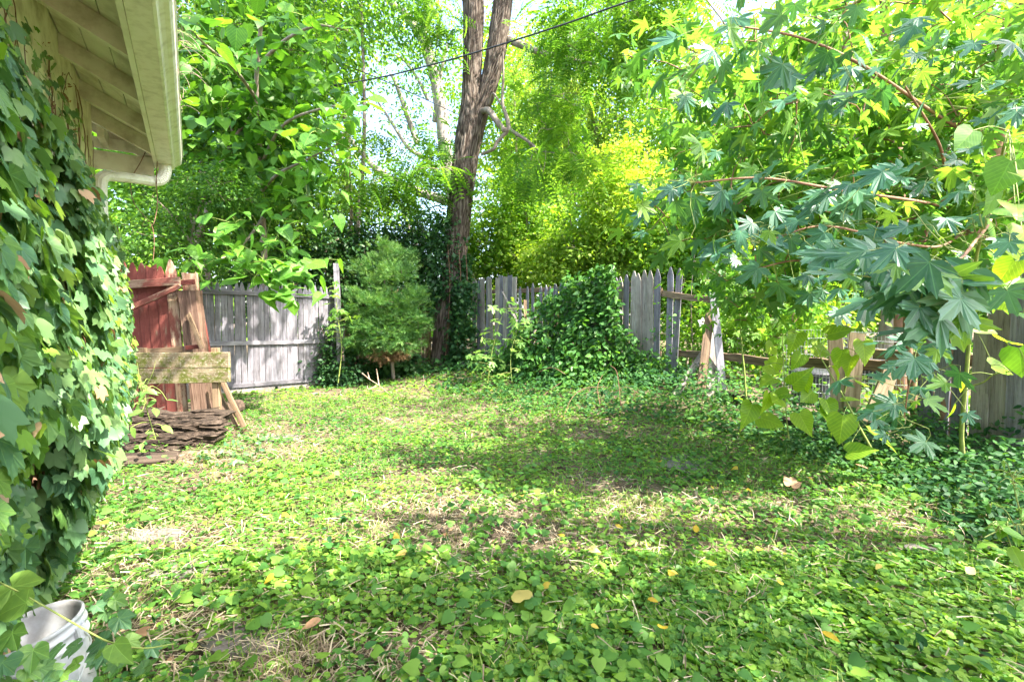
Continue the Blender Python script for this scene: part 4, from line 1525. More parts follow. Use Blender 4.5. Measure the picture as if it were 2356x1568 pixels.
# grey limbs far behind, seen against the sky
far = thing('tree', 'far tall tree with bare grey limbs and sparse leaves against the bright sky', 'tree', G(1000, 20))
fp = []
for i, (spec, r0, r1) in enumerate((
        ([(1100, 700, 20), (1062, 560, 20), (1040, 440, 20), (1022, 330, 20), (1012, 230, 20), (985, 120, 20), (960, 70, 20), (930, 30, 20)], .34, .16),
        ([(1010, 260, 20), (995, 170, 20), (975, 100, 19.8), (985, 20, 19.5), (1000, -60, 19)], .17, .09),
        ([(1060, 470, 20), (960, 440, 20), (880, 400, 20), (830, 350, 20), (790, 300, 20)], .20, .08),
        ([(960, 330, 20), (935, 260, 20), (910, 190, 20), (898, 170, 20)], .12, .06),
        ([(1020, 420, 20), (985, 370, 20), (940, 340, 20), (900, 280, 20), (870, 235, 20)], .12, .04),
        ([(930, 30, 20), (880, -10, 20), (830, -60, 20)], .14, .1),
        ([(985, 230, 20), (960, 180, 19.8), (930, 140, 19.8), (905, 125, 19.8)], .08, .03),
        ([(770, -10, 16), (800, 40, 16), (835, 85, 16), (860, 130, 16), (875, 145, 16)], .07, .03),
        ([(1000, 280, 20), (1012, 180, 20), (1030, 100, 20)], .11, .05),
        ([(790, 300, 20), (785, 380, 20), (830, 460, 20), (860, 520, 20)], .08, .04),
        ([(990, 640, 20), (940, 520, 20), (905, 430, 20)], .10, .05))):
    mb = MB()
    fp.append(limb(mb, spec, r0, r1))
    mb.build('trunk' if i == 0 else 'branch', M['far_bark'], far, smooth=True)
fp = np.concatenate(fp)
O, out, C = cluster_cloud(300, around(fp, np.array([.8, .8, .65])), 18, .35)
k = (RNG.uniform(0, 1, len(O)) < .8)
foliage(far, 'foliage', M['locust_mass'], OVATE_LO, O[k], out[k], .15)
O, out, C = cluster_cloud(90, ell(A(980, 40, 20), (3.0, 2, 2.2), .2), 18, .4)
foliage(far, 'foliage', M['bright_mass'], OVATE_LO, O, out, .16)

# dark shrubs behind the left fence
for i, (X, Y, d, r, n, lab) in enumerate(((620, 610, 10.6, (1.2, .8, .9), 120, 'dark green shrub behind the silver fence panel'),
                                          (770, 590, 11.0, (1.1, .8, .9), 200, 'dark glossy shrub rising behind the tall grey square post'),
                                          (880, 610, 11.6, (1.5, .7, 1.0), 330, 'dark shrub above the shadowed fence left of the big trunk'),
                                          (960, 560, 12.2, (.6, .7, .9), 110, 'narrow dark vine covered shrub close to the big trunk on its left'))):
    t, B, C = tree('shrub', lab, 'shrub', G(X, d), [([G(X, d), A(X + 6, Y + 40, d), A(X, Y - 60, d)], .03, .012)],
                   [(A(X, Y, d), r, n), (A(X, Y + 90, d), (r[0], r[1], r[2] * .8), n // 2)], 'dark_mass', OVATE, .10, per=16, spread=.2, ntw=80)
# a smaller pale leaved bush catching the light (left)
tree('shrub', 'honeysuckle bush with small pale sunlit leaves under the gutter end', 'shrub', G(440, 7.6),
     [([G(430, 7.6), A(440, 560, 7.5), A(480, 430, 7.3)], .03, .01), ([A(440, 560, 7.5), A(400, 500, 7.4), A(350, 450, 7.2)], .02, .008)],
     [(A(490, 430, 7.3), (.75, .5, .33), 110), (A(380, 520, 7.4), (.7, .5, .45), 90), (A(450, 600, 7.4), (.5, .4, .35), 50), (A(330, 560, 7.0), (.5, .4, .4), 50)],
     'mid_mass', OVATE_LO, .06, per=18, spread=.14, ntw=120, tw=.004)

# ---------------- broad leaved catalpa hanging over the fence
cat_ = thing('catalpa_tree', 'catalpa tree with big drooping heart shaped leaves hanging over the silver fence', 'tree', G(610, 8.9))
cpt = []
for i, (spec, r0, r1) in enumerate((([(608, 800, 8.9), (610, 640, 8.9), (605, 500, 8.7), (600, 380, 8.4), (590, 200, 8.0), (600, 60, 7.6)], .06, .03),
                                    ([(605, 540, 8.8), (600, 560, 8.0), (610, 600, 7.2), (650, 640, 6.6)], .025, .008),
                                    ([(602, 440, 8.5), (640, 400, 7.6), (700, 370, 7.0), (780, 330, 6.6)], .03, .008),
                                    ([(600, 380, 8.4), (650, 290, 7.6), (740, 250, 6.9), (830, 240, 6.4)], .03, .008),
                                    ([(592, 230, 8.0), (540, 160, 7.0), (480, 110, 6.0), (440, 70, 5.4)], .03, .008),
                                    ([(595, 150, 7.9), (660, 90, 7.2), (730, 60, 6.8), (800, 70, 6.5)], .03, .008),
                                    ([(605, 500, 8.7), (560, 560, 7.6), (500, 600, 6.9), (470, 610, 6.6)], .022, .008))):
    mb = MB()
    cpt.append(limb(mb, spec, r0, r1))
    mb.build('trunk' if i == 0 else 'branch', M['pale_bark'], cat_, smooth=True)
cO, cD, cN, cS = [], [], [], []
def cat_cloud(X, Y, d, rx, rz, n, size=.22):
    c = np.array(A(X, Y, d))
    for _ in range(n):
        o = c + RNG.normal(size=3) * np.array([rx, rx * .8, rz]) * .6
        az = RNG.uniform(-2.2, 2.6) - .5
        cO.append(o)
        cD.append((math.cos(az) * .8, math.sin(az) * .5 - .35, -.35 + RNG.normal() * .35))
        cN.append((RNG.normal() * .3 + .1, RNG.normal() * .3 - .35, 1))
        cS.append(size * RNG.uniform(.7, 1.2))
for a in ((520, 590, 6.9, .5, .22, 22), (590, 610, 6.7, .5, .25, 26), (650, 640, 6.4, .45, .22, 26), (640, 580, 6.9, .6, .25, 20), (680, 600, 6.4, .3, .2, 10), (620, 540, 7.2, .7, .2, 18),
          (620, 690, 6.2, .28, .10, 7), (560, 530, 7.2, .4, .3, 12), (640, 470, 7.2, .5, .35, 16), (750, 330, 6.7, .5, .4, 24), (700, 380, 7.0, .5, .4, 20), (830, 240, 6.4, .35, .25, 9), (660, 290, 7.2, .6, .4, 20), (800, 280, 6.5, .3, .2, 6),
          (480, 110, 5.8, .4, .4, 10), (560, 120, 6.8, .6, .5, 20), (700, 80, 6.9, .8, .5, 26), (780, 70, 6.6, .4, .4, 10), (440, 60, 5.4, .25, .3, 7), (640, 170, 7.3, .6, .5, 16), (520, 200, 6.8, .3, .3, 6)):
    cat_cloud(*a)
leaf_objects('leaf', [HEART, HEART2, HEART3], [M['catalpa_leaf']], cO[:300], cD, cN, cS, cat_)
if len(cO) > 300:
    mb = MB()
    scatter(mb, HEART, np.array(cO[300:]), np.array(cD[300:]), np.array(cN[300:]), np.array(cS[300:]), RNG.uniform(0, 1, len(cO) - 300))
    mb.build('foliage', M['catalpa_mass'], cat_, smooth=True, kind='stuff')
twigs(cat_, np.concatenate(cpt), np.array(cO)[::2], .005, 'green_stem')
O, out, C = cluster_cloud(150, ell(A(610, 260, 8.3), (1.2, .6, 2.2), .1), 7, .25)
foliage(cat_, 'foliage', M['catalpa_mass'], HEART, O, out, .17, droop=.5)

# ---------------- yew bush
yb = at(880, 700, 9.6)
yew = thing('yew_bush', 'feathery green yew bush with a brown dry underside in front of the dark fence', 'bush', (yb.x, yb.y, 0))
mb = MB()
yp = limb(mb, [(905, 870, 9.9), (900, 800, 9.8), (890, 700, 9.7), (880, 600, 9.8)], .04, .015)
mb.build('stem', M['pale_bark'], yew, smooth=True)
parts_ = []
for (X, Y, d, r, n) in ((845, 790, 9.4, (.42, .35, .22), 22), (915, 790, 9.4, (.38, .35, .2), 18), (860, 760, 9.4, (.44, .35, .30), 34), (935, 740, 9.5, (.38, .35, .34), 32), (885, 700, 9.4, (.42, .35, .26), 24), (835, 700, 9.5, (.28, .3, .26), 14), (950, 690, 9.6, (.25, .3, .25), 12), (900, 650, 9.6, (.42, .4, .28), 20), (850, 630, 9.7, (.30, .3, .25), 12), (925, 605, 9.8, (.30, .35, .30), 14), (885, 580, 9.8, (.22, .3, .28), 9)):
    O, out, C = cluster_cloud(n, ell(A(X, Y, d), r, .35), 34, .10, .5)
    parts_.append((O, out * .6 + (O - np.array(A(890, 720, 9.8))) * .6, C))
O, out, C = [np.concatenate([p_[k_] for p_ in parts_]) for k_ in range(3)]
foliage(yew, 'foliage', M['yew_mass'], NEEDLE, O, out, .15, jit=.7, droop=-.2, up=.6, szvar=.5)
O, out, _ = cluster_cloud(40, ell(A(905, 812, 9.4), (.36, .3, .12), .0), 18, .08, .6)
foliage(yew, 'dry_foliage', M['yew_dry'], NEEDLE, O, out, .12, jit=.7, droop=.5, up=.2)
twigs(yew, yp, C[::2], .006)

# ---------------- bright shrubs behind the back fence
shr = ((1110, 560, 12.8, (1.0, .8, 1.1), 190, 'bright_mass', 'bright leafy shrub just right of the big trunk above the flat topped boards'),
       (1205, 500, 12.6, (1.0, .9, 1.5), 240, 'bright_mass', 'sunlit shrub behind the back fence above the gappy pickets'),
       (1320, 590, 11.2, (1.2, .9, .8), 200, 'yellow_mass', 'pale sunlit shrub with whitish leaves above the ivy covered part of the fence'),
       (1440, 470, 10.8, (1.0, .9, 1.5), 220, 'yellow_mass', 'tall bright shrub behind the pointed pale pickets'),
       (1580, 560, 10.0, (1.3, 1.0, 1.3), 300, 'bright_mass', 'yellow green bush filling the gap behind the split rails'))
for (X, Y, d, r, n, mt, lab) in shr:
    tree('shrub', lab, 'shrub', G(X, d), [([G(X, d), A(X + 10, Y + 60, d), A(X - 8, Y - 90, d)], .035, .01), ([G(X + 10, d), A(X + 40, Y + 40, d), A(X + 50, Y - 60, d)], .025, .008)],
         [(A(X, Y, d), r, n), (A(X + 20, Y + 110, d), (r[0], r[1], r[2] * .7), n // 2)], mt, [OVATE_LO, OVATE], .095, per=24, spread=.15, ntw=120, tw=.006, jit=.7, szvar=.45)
# lower growth seen through the open rails
tree('shrub', 'low loose undergrowth glowing yellow green behind the open rails', 'shrub', G(1680, 8.4),
     [([G(1600, 8.6), A(1590, 700, 8.5), A(1600, 560, 8.4)], .012, .006), ([G(1625, 8.4), A(1640, 700, 8.3), A(1600, 600, 8.2)], .012, .006), ([G(1570, 8.7), A(1560, 740, 8.6), A(1575, 640, 8.4)], .012, .005), ([G(1760, 8), A(1770, 700, 8), A(1750, 560, 8)], .015, .006)],
     [(A(1600, 790, 8.7), (.9, .5, .7), 70), (A(1750, 720, 8.2), (1.0, .6, .9), 170), (A(1850, 700, 7.6), (.9, .6, .8), 130)], 'bright_mass', OVATE, .085, per=13, spread=.18, ntw=50)

# willowy pale tree in the middle distance
tree('willow_tree', 'tall pale feathery willow in the middle distance right of the big trunk', 'tree', G(1400, 18),
     [([G(1400, 18), A(1405, 560, 18), A(1390, 400, 18), A(1360, 250, 18)], .22, .08), ([A(1400, 520, 18), A(1440, 430, 17.6), A(1480, 340, 17.4)], .10, .03), ([A(1395, 440, 18), A(1340, 330, 18), A(1310, 240, 18)], .08, .03)],
     [(A(1300, 180, 18), (2.0, 1.6, 2.3), 260), (A(1390, 270, 18), (2.2, 1.6, 2.4), 320), (A(1450, 450, 17.6), (1.6, 1.3, 1.8), 190), (A(1330, 400, 18.2), (1.9, 1.3, 1.6), 190)],
     'willow_mass', LANCE, .17, per=18, spread=.34, flat=1.0, droop=.9, ntw=200, tw=.012)

# trees behind the right fence
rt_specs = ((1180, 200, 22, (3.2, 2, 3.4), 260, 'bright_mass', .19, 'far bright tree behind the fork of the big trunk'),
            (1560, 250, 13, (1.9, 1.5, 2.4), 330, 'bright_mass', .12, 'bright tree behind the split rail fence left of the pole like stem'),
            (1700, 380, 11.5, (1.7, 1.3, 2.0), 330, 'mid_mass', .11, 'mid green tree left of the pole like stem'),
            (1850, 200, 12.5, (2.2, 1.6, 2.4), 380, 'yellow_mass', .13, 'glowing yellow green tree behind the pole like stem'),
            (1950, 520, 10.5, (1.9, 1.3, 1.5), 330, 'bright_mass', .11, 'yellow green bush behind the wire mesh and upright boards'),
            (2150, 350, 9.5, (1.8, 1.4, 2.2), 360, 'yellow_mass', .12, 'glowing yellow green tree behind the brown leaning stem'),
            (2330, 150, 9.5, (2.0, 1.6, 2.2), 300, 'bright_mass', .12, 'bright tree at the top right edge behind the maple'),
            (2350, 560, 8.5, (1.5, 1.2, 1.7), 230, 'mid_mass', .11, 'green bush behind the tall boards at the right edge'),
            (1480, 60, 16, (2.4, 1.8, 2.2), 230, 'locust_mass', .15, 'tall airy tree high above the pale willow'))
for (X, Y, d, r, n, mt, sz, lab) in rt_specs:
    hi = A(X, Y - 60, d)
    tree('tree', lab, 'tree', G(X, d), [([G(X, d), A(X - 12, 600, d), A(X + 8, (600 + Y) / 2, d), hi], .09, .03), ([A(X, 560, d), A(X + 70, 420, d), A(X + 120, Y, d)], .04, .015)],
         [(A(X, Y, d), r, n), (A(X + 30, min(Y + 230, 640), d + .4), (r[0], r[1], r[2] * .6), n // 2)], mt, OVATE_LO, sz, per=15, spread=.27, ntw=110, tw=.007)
for (X, Y, d, r, n, mt, sz, lab) in ((830, 30, 13, (1.9, 1.2, 1.0), 130, 'locust_mass', .12, 'airy tree with fine leaves over the top of the bright sky gap'),
                                     (470, 200, 10.5, (2.0, 1.0, 2.4), 260, 'mid_mass', .12, 'dense green tree filling the view just beyond the gutter'),
                                     (800, 420, 13.5, (1.3, 1.0, .9), 90, 'bright_mass', .12, 'loose green tree across the lower left of the sky gap'),
                                     (1150, 300, 24, (3.0, 2, 4.5), 260, 'yellow_mass', .22, 'far pale tree glimpsed just right of the big trunk'),
                                     (1280, 520, 15, (1.9, 1.3, 1.6), 200, 'locust_mass', .13, 'mid distance green bush rising over the pale sunlit shrubs'),
                                     (640, 500, 15, (2.6, 1.5, 2.4), 300, 'bright_mass', .16, 'bright green tree filling in behind the catalpa'),
                                     (590, 120, 13, (2.6, 1.5, 2.6), 260, 'mid_mass', .15, 'deep green tree high behind the catalpa crown'),
                                     (880, 520, 17, (1.6, 1.3, 1.3), 110, 'dark_mass', .15, 'dark low tree under the bright sky gap')):
    tree('tree', lab, 'tree', G(X, d), [([G(X, d), A(X - 12, 600, d), A(X + 8, (600 + Y) / 2, d), A(X, Y - 60, d)], .10, .03)],
         [(A(X, Y, d), r, n)], mt, OVATE_LO, sz, per=16, spread=.32, ntw=80, tw=.009)
# wood line closing the horizon
mb = MB()
nf = 110000
ang = RNG.uniform(math.radians(5), math.radians(175), nf)
rad = RNG.uniform(26, 40, nf)
hgt = (9 + 10 * n2(ang * 9, ang * 0, 1.0, 3, 44)) * RNG.uniform(0, 1, nf) ** .8
cx = (ang > math.radians(91)) & (ang < math.radians(113)) & (hgt > 3.4)
O = np.stack([np.cos(ang) * rad, np.sin(ang) * rad, hgt], -1)[~cx]
D, N = leaf_frames(len(O), -O * np.array([1, 1, 0]), jit=.6)
scatter(mb, OVATE_LO, O, D, N, RNG.uniform(.35, .7, len(O)), np.clip(fbm(O * .35, 3, 5) * 1.3 - .2, 0, 1))
mb.build('woodland', M['bright_mass'], kind='stuff', smooth=True, label='distant wood line closing the view behind the yard', cat='woodland')

# undergrowth on the ground beyond the right hand fence
mb = MB()
n = 30000
x, y = RNG.uniform(.5, 14, n), RNG.uniform(1, 17, n)
s_ = seg_dist(x, y, FB)
k = (s_ < -.25)
x, y = x[k], y[k]
O = np.stack([x, y, terr(x, y) + .45 * RNG.uniform(0, 1, len(x)) ** 2 * n2(x, y, 1.2, 3, 141) * 1.6], -1)
D, N = leaf_frames(len(O))
scatter(mb, OVATE_LO, O, D, N, RNG.uniform(.06, .13, len(O)), np.clip(n2(x, y, .8, 3, 142) + RNG.uniform(-.3, .4, len(x)), 0, 1))
mb.build('undergrowth', M['mid_mass'], kind='stuff', smooth=True, label='leafy undergrowth covering the ground beyond the right hand fence', cat='ground cover')


# ---------------- added trees, crowns placed out of view to throw dappled shade on the yard
def shade_tree(name, label, base, crowns, mat, tmpl, leaf, per, spread):
    top = np.mean([c[0] for c in crowns], axis=0)
    return tree(name, label, 'tree', (base[0], base[1]), [([(base[0], base[1], -.1), (base[0] + .1, base[1] - .1, 2.5), (base[0] * .6 + top[0] * .4, base[1] * .6 + top[1] * .4, 4.6), tuple(top + np.array([0, 0, .5]))], .2, .06)],
                crowns, mat, tmpl, leaf, per=per, spread=spread, ntw=150, tw=.008)


shade_tree('tree', 'unseen broad shade tree added beside the yard beyond the right edge of the boards', (7.6, 1.2),
           [((5.4, -.5, 6.4), (2.2, 1.1, 1.0), int(SH1 * 1.35)), ((3.0, -.25, 5.4), (1.6, 1.0, .8), int(SH1 * 1.2)), ((3.6, 4.6, 7.6), (1.5, .9, .7), int(SH1 * .3)), ((.9, -.2, 4.7), (1.1, .8, .6), int(SH1 * .6))], 'locust_mass', OVATE_LO, .15, 14, .30)
shade_tree('tree', 'second tall tree added for shade further along the right side behind the back fence', (6.6, 8.6),
           [((5.6, 7.0, 7.6), (2.0, 1.6, 1.3), SH2), ((3.0, 7.8, 8.6), (2.0, 1.5, 1.1), SH2)], 'locust_mass', OVATE_LO, .15, 14, .30)

# ---------------- silver maple reaching in from the right
mp = thing('maple_tree', 'silver maple with deeply cut blue green leaves reaching in from the right', 'tree', (at(2172, 1020, 4.3).x, 4.3, 0))
mpts = []
for i, (spec, r0, r1, mt) in enumerate((
        ([(2168, 1035, 4.35), (2180, 940, 4.3), (2190, 850, 4.3), (2192, 767, 4.25), (2215, 640, 4.2), (2250, 500, 4.1), (2290, 340, 4.0), (2330, 200, 3.9), (2380, 20, 3.8)], .068, .04, 'orange_bark'),
        ([(2122, 1020, 4.6), (2104, 945, 4.6), (2096, 850, 4.6), (2088, 780, 4.6), (2090, 700, 4.6), (2120, 560, 4.4), (2160, 400, 4.2), (2200, 260, 3.9), (2290, 100, 3.5), (2360, 0, 3.3)], .04, .02, 'orange_bark'),
        ([(2075, 900, 6.3), (2073, 640, 6.3), (2073, 450, 6.3), (2062, 330, 6.3), (2048, 180, 6.3), (2035, 0, 6.3), (2030, -200, 6.2)], .085, .05, 'orange_bark'),
        ([(2250, 500, 4.1), (2190, 440, 3.2), (2160, 330, 2.7), (2080, 195, 2.4)], 0.0121, 0.0048, 'orange_bark'),
        ([(2290, 340, 4.0), (2180, 280, 3.0), (2000, 160, 2.4), (1850, 90, 2.2), (1700, 60, 2.1)], 0.0110, 0.0036, 'orange_bark'),
        ([(2250, 500, 4.1), (2150, 470, 3.0), (1950, 440, 2.2), (1760, 410, 2.0), (1600, 420, 2.0)], 0.0099, 0.0030, 'orange_bark'),
        ([(2260, 470, 4.1), (2280, 500, 2.8), (2240, 560, 1.8), (2180, 620, 1.4), (2080, 640, 1.2)], 0.0088, 0.0024, 'orange_bark'),
        ([(2250, 500, 4.1), (2180, 560, 3.0), (2080, 560, 2.2), (1900, 520, 1.9), (1750, 560, 1.9)], 0.0088, 0.0024, 'orange_bark'),
        ([(2192, 767, 4.25), (2200, 760, 3.0), (2150, 800, 2.2), (2100, 860, 1.8), (2080, 960, 1.8)], 0.0077, 0.0018, 'orange_bark'),
        ([(2110, 600, 4.4), (1980, 640, 4.0), (1850, 600, 3.6), (1730, 620, 3.3)], .016, .004, 'orange_bark'))):
    mb = MB()
    mpts.append(limb(mb, spec, r0, r1, n=34))
    mb.build('trunk' if i < 3 else 'branch', M[mt], mp, smooth=True)
mP = np.concatenate(mpts)
mO, mD, mN, mS = [], [], [], []


def mcl(X, Y, d, rx, rz, n, size=.13, rd=None, face=.55):
    c = np.array(A(X, Y, d))
    for _ in range(n):
        o = c + RNG.normal(size=3) * np.array([rx, rd or rx * .8, rz]) * .6
        if o[1] < 1.05: o[1] = 1.05 + RNG.uniform(0, .2)
        fc_ = face if Y > 480 else face * .35
        mO.append(o)
        mD.append((-.45 + RNG.normal() * .55, -.15 + RNG.normal() * .35, -.55 + RNG.normal() * .3))
        mN.append((RNG.normal() * .45 - .1, -fc_ + RNG.normal() * .4, .75))
        mS.append(size * RNG.uniform(.45, 1.1) * (.82 if d > 1.5 else 1))


for a in ((2050, 610, 1.15, .12, .05, 7, .12), (2120, 720, 1.2, .10, .06, 8, .12), (2170, 640, 1.25, .12, .06, 8, .12), (1990, 590, 1.3, .10, .05, 5, .11), (2220, 680, 1.3, .12, .06, 7, .12), (2080, 650, 1.4, .14, .07, 8, .12),
          (2100, 850, 1.7, .14, .08, 7, .11), (2090, 950, 1.8, .12, .1, 8, .11), (2060, 800, 1.9, .12, .06, 6, .11), (2140, 900, 1.9, .12, .08, 6, .10),
          (1850, 80, 2.1, .3, .12, 16, .14), (1700, 90, 2.0, .2, .08, 8, .14), (2000, 170, 2.3, .3, .14, 16, .14), (1800, 200, 2.3, .3, .12, 14, .14), (2150, 100, 2.2, .25, .15, 12, .13), (2300, 250, 2.2, .2, .2, 12, .12),
          (1600, 430, 2.0, .2, .08, 9, .14), (1750, 400, 2.0, .25, .1, 14, .14), (1900, 430, 2.1, .3, .1, 14, .14), (2050, 440, 2.2, .3, .12, 14, .13), (2200, 420, 2.2, .2, .14, 10, .13),
          (1530, 480, 2.2, .12, .06, 5, .13), (1680, 560, 1.9, .2, .06, 10, .13), (1800, 540, 1.9, .2, .08, 13, .13), (1930, 560, 1.8, .2, .08, 13, .12), (1560, 230, 2.2, .1, .05, 4, .14),
          (1850, 640, 2.0, .2, .06, 10, .12), (1960, 680, 2.1, .2, .06, 10, .11), (2250, 560, 1.8, .15, .1, 9, .12), (1500, 420, 2.3, .1, .05, 4, .12)):
    mcl(*a)
order = sorted(range(len(mO)), key=lambda i: mO[i][1])
near = order[:300]
lo = leaf_objects('leaf', MAPLES, [M['maple_leaf'], M['maple_leaf'], M['maple_leaf'], M['maple_leaf'], M['maple_leaf_light']], [mO[i] for i in near], [mD[i] for i in near], [mN[i] for i in near], [mS[i] for i in near], mp)
print('maple near leaves', len(mO))
sp = []
for (X, Y, d, rx, rz, n) in ((1620, 120, 3.4, .6, .35, 34), (1780, 260, 3.2, .6, .35, 46), (1950, 60, 3.2, .7, .4, 46), (2100, 250, 3.3, .6, .4, 46), (2280, 120, 3.0, .5, .4, 34), (1650, 480, 3.6, .6, .3, 40), (1850, 470, 3.3, .7, .3, 46), (2050, 430, 3.4, .6, .4, 46), (2250, 420, 3.3, .5, .4, 34),
                             (1900, 620, 4.0, .8, .25, 44), (1750, 640, 4.4, .6, .3, 34), (2100, 620, 3.8, .6, .3, 34), (1760, 720, 5.2, .5, .3, 30), (1700, 660, 5.4, .4, .4, 24), (2300, 260, 3.8, .8, .6, 40), (1950, 250, 4.2, 1.2, .7, 70), (1680, 330, 4.6, .9, .7, 50), (2200, 40, 4.0, 1.0, .6, 50), (2330, 480, 3.2, .4, .5, 24)):
    sp.append(ell(A(X, Y, d), (rx, rx, rz), .05)(int(n * 1.0)))
sp = np.concatenate(sp)
O, out, C = cluster_cloud(len(sp), lambda n: sp, 6, .13, .6)
k = O[:, 1] > 2.5
foliage(mp, 'foliage', M['maple_mass'], MAPLE_LO, O[k], out[k], .108, jit=.45, droop=.6)
twigs(mp, mP, C, .005, 'orange_bark')
# leaf stalks of the near leaves
mb = MB()
Pk = mP[mP[:, 1] < 3.4]
for i in near:
    o = np.array(mO[i])
    b = Pk[np.argmin(np.sum((Pk - o) ** 2, 1))]
    v = b - o
    L = np.linalg.norm(v)
    e = o - np.array(unit(np.array(mD[i], float))) * .05 + v / max(L, 1e-6) * .03
    add_tube(mb, smooth_path([o, e, o * .4 + b * .6 + np.array([0, 0, .02]), b] if L < .5 else [o, e, e + (e - o) * .3], 6), .0013, 4)
mb.build('leaf_stalks', M['green_stem'], mp, smooth=True, kind='stuff')
# ---------------- ivy on the house wall
ivy = thing('wall_ivy', 'thick ivy with three lobed leaves covering the cream house wall', 'ivy', tuple(H(3.2, -.6, 0)))
n = 12500
u = RNG.uniform(1.0, 5.45, n)
z = RNG.uniform(.0, 2.72, n)
zt_ = 2.28 - .10 * (u - 3) + .22 * (n2(u, z * 0, 2.3, 3, 61) - .5)
keep = (z < zt_) | ((RNG.uniform(0, 1, n) < .10) & (u < 4.6))
keep &= ~((u > 2.62) & (u < 3.16) & (z > 1.15) & (z < 2.0) & (RNG.uniform(0, 1, n) < .88))
keep &= ~((u > 4.4) & (z > 2.3) & (RNG.uniform(0, 1, n) < .7))
u, z = u[keep], z[keep]
prof_ = np.interp(z, [0, .25, .7, 1.3, 2.0, 2.4, 2.8], [.03, .10, .27, .26, .17, .06, .02]) * (.75 + .6 * n2(u, z, 1.6, 3, 62))
prof_ = prof_ * np.interp(u, [3.6, 4.6], [1, .72])
prof_ = np.where((u < 2.5) & (z < .9), np.minimum(prof_, .10), prof_)
prof_ = np.where((u > 2.5) & (u < 3.2) & (z > 1.05) & (z < 2.1), prof_ * .5, prof_)
dep = prof_ * RNG.uniform(.12, 1, len(u)) ** .6
O = np.array([tuple(H(a, WALL_N + .02 + c, b)) for a, b, c in zip(u, z, dep)])
nn = len(O)
UVa, NVa = np.array(UV), np.array(NV)
D = unit(np.array([0, 0, -.8]) + NVa * .32 + UVa * RNG.normal(size=(nn, 1)) * .45 - UVa * .15 + RNG.normal(size=(nn, 3)) * .15)
N = unit(NVa * .85 + np.array([0, 0, .5]) + RNG.normal(size=(nn, 3)) * .42)
S = np.interp(RNG.uniform(0, 1, nn), [0, 1], [.038, .084]) * np.interp(z, [0, 2.1, 2.7], [1.05, 1, .7])
dist = np.linalg.norm(O - np.array([0, 0, CAM_H]), axis=1)
infr = (O[:, 1] > .9) & (O[:, 0] / O[:, 1] > -1.10) & (dep > prof_ * .45)
sc_ = np.where(infr, S / dist, 0)
top = np.argsort(-sc_)[:300]
leaf_objects('leaf', IVYS, [M['ivy_leaf'], M['ivy_leaf'], M['ivy_young']], O[top], D[top], N[top], S[top], ivy)
rest = np.setdiff1d(np.arange(nn), top)
for tp, idx in zip(IVYS, np.array_split(RNG.permutation(rest), 4)):
    pass
mb = MB()
t_ = np.clip(RNG.uniform(0, 1, nn) * .8 + .3 * fbm(O * 1.5, 2, 8) - .1, 0, 1)
for tp, idx in zip(IVYS, np.array_split(RNG.permutation(rest), 4)):
    scatter(mb, tp, O[idx], D[idx], N[idx], S[idx], t_[idx])
mb.build('foliage', M['ivy_mass'], ivy, smooth=True, kind='stuff')
mb = MB()
k = RNG.permutation(nn)[:170]
scatter(mb, IVYS[1], O[k] + NVa * .02, D[k], N[k], S[k] * .8, RNG.uniform(0, 1, len(k)))
mb.build('dead_leaves', M['dry_leaf'], ivy, smooth=True, kind='stuff')
mb = MB()
k = RNG.permutation(nn)[:500]
scatter(mb, IVYS[0], O[k] + NVa * .035, D[k], N[k], S[k] * .6, RNG.uniform(.5, 1, len(k)))
mb.build('young_leaves', M['charlie_mass'], ivy, smooth=True, kind='stuff')
# clinging stems, living and dead, on the bare part of the wall
mb = MB()
for i in range(150):
    a = RNG.uniform(1.2, 5.28)
    b = RNG.uniform(.1, 2.2) if i % 3 == 0 else RNG.uniform(1.9, 2.4)
    P = []
    da, db = RNG.normal() * .03, .05
    for s_ in range(int(RNG.uniform(6, 16))):
        P.append(tuple(H(min(a, 5.29), WALL_N + .006 + .004 * (s_ % 2), min(b, 2.93))))
        da = da * .6 + RNG.normal() * .03
        db = db * .7 + RNG.normal() * .025 + .012
        a += da
        b += db
    add_tube(mb, smooth_path(P, len(P) * 2), RNG.uniform(.0015, .004), 4)
mb.build('dead_tendrils', M['vine_bark'], ivy, kind='stuff')
mb = MB()
for i in range(26):
    a = RNG.uniform(1.4, 5.2)
    P = [tuple(H(a + RNG.normal() * .15 * q, WALL_N + .02 + .02 * math.sin(q), .02 + 2.1 * q / 4)) for q in range(5)]
    add_tube(mb, smooth_path(P, 20), np.linspace(.011, .004, 20), 6)
mb.build('stems', M['vine_bark'], ivy, smooth=True, kind='stuff')
# small clumps of dry shrivelled bits under the eave
mb = MB()
m_ = 420
a, b = RNG.uniform(1.6, 5.28, m_), 2.2 + .65 * RNG.uniform(0, 1, m_)
k = n2(a, b, 3.2, 3, 71) > .50
O = np.array([tuple(H(x, WALL_N + .012, y)) for x, y in zip(a[k], b[k])])
scatter(mb, OVATE_LO, O, rvec(len(O)), NVa + rvec(len(O), .4), RNG.uniform(.012, .035, len(O)), RNG.uniform(0, 1, len(O)))
mb.build('dry_bits', M['dry_leaf'], ivy, kind='stuff')
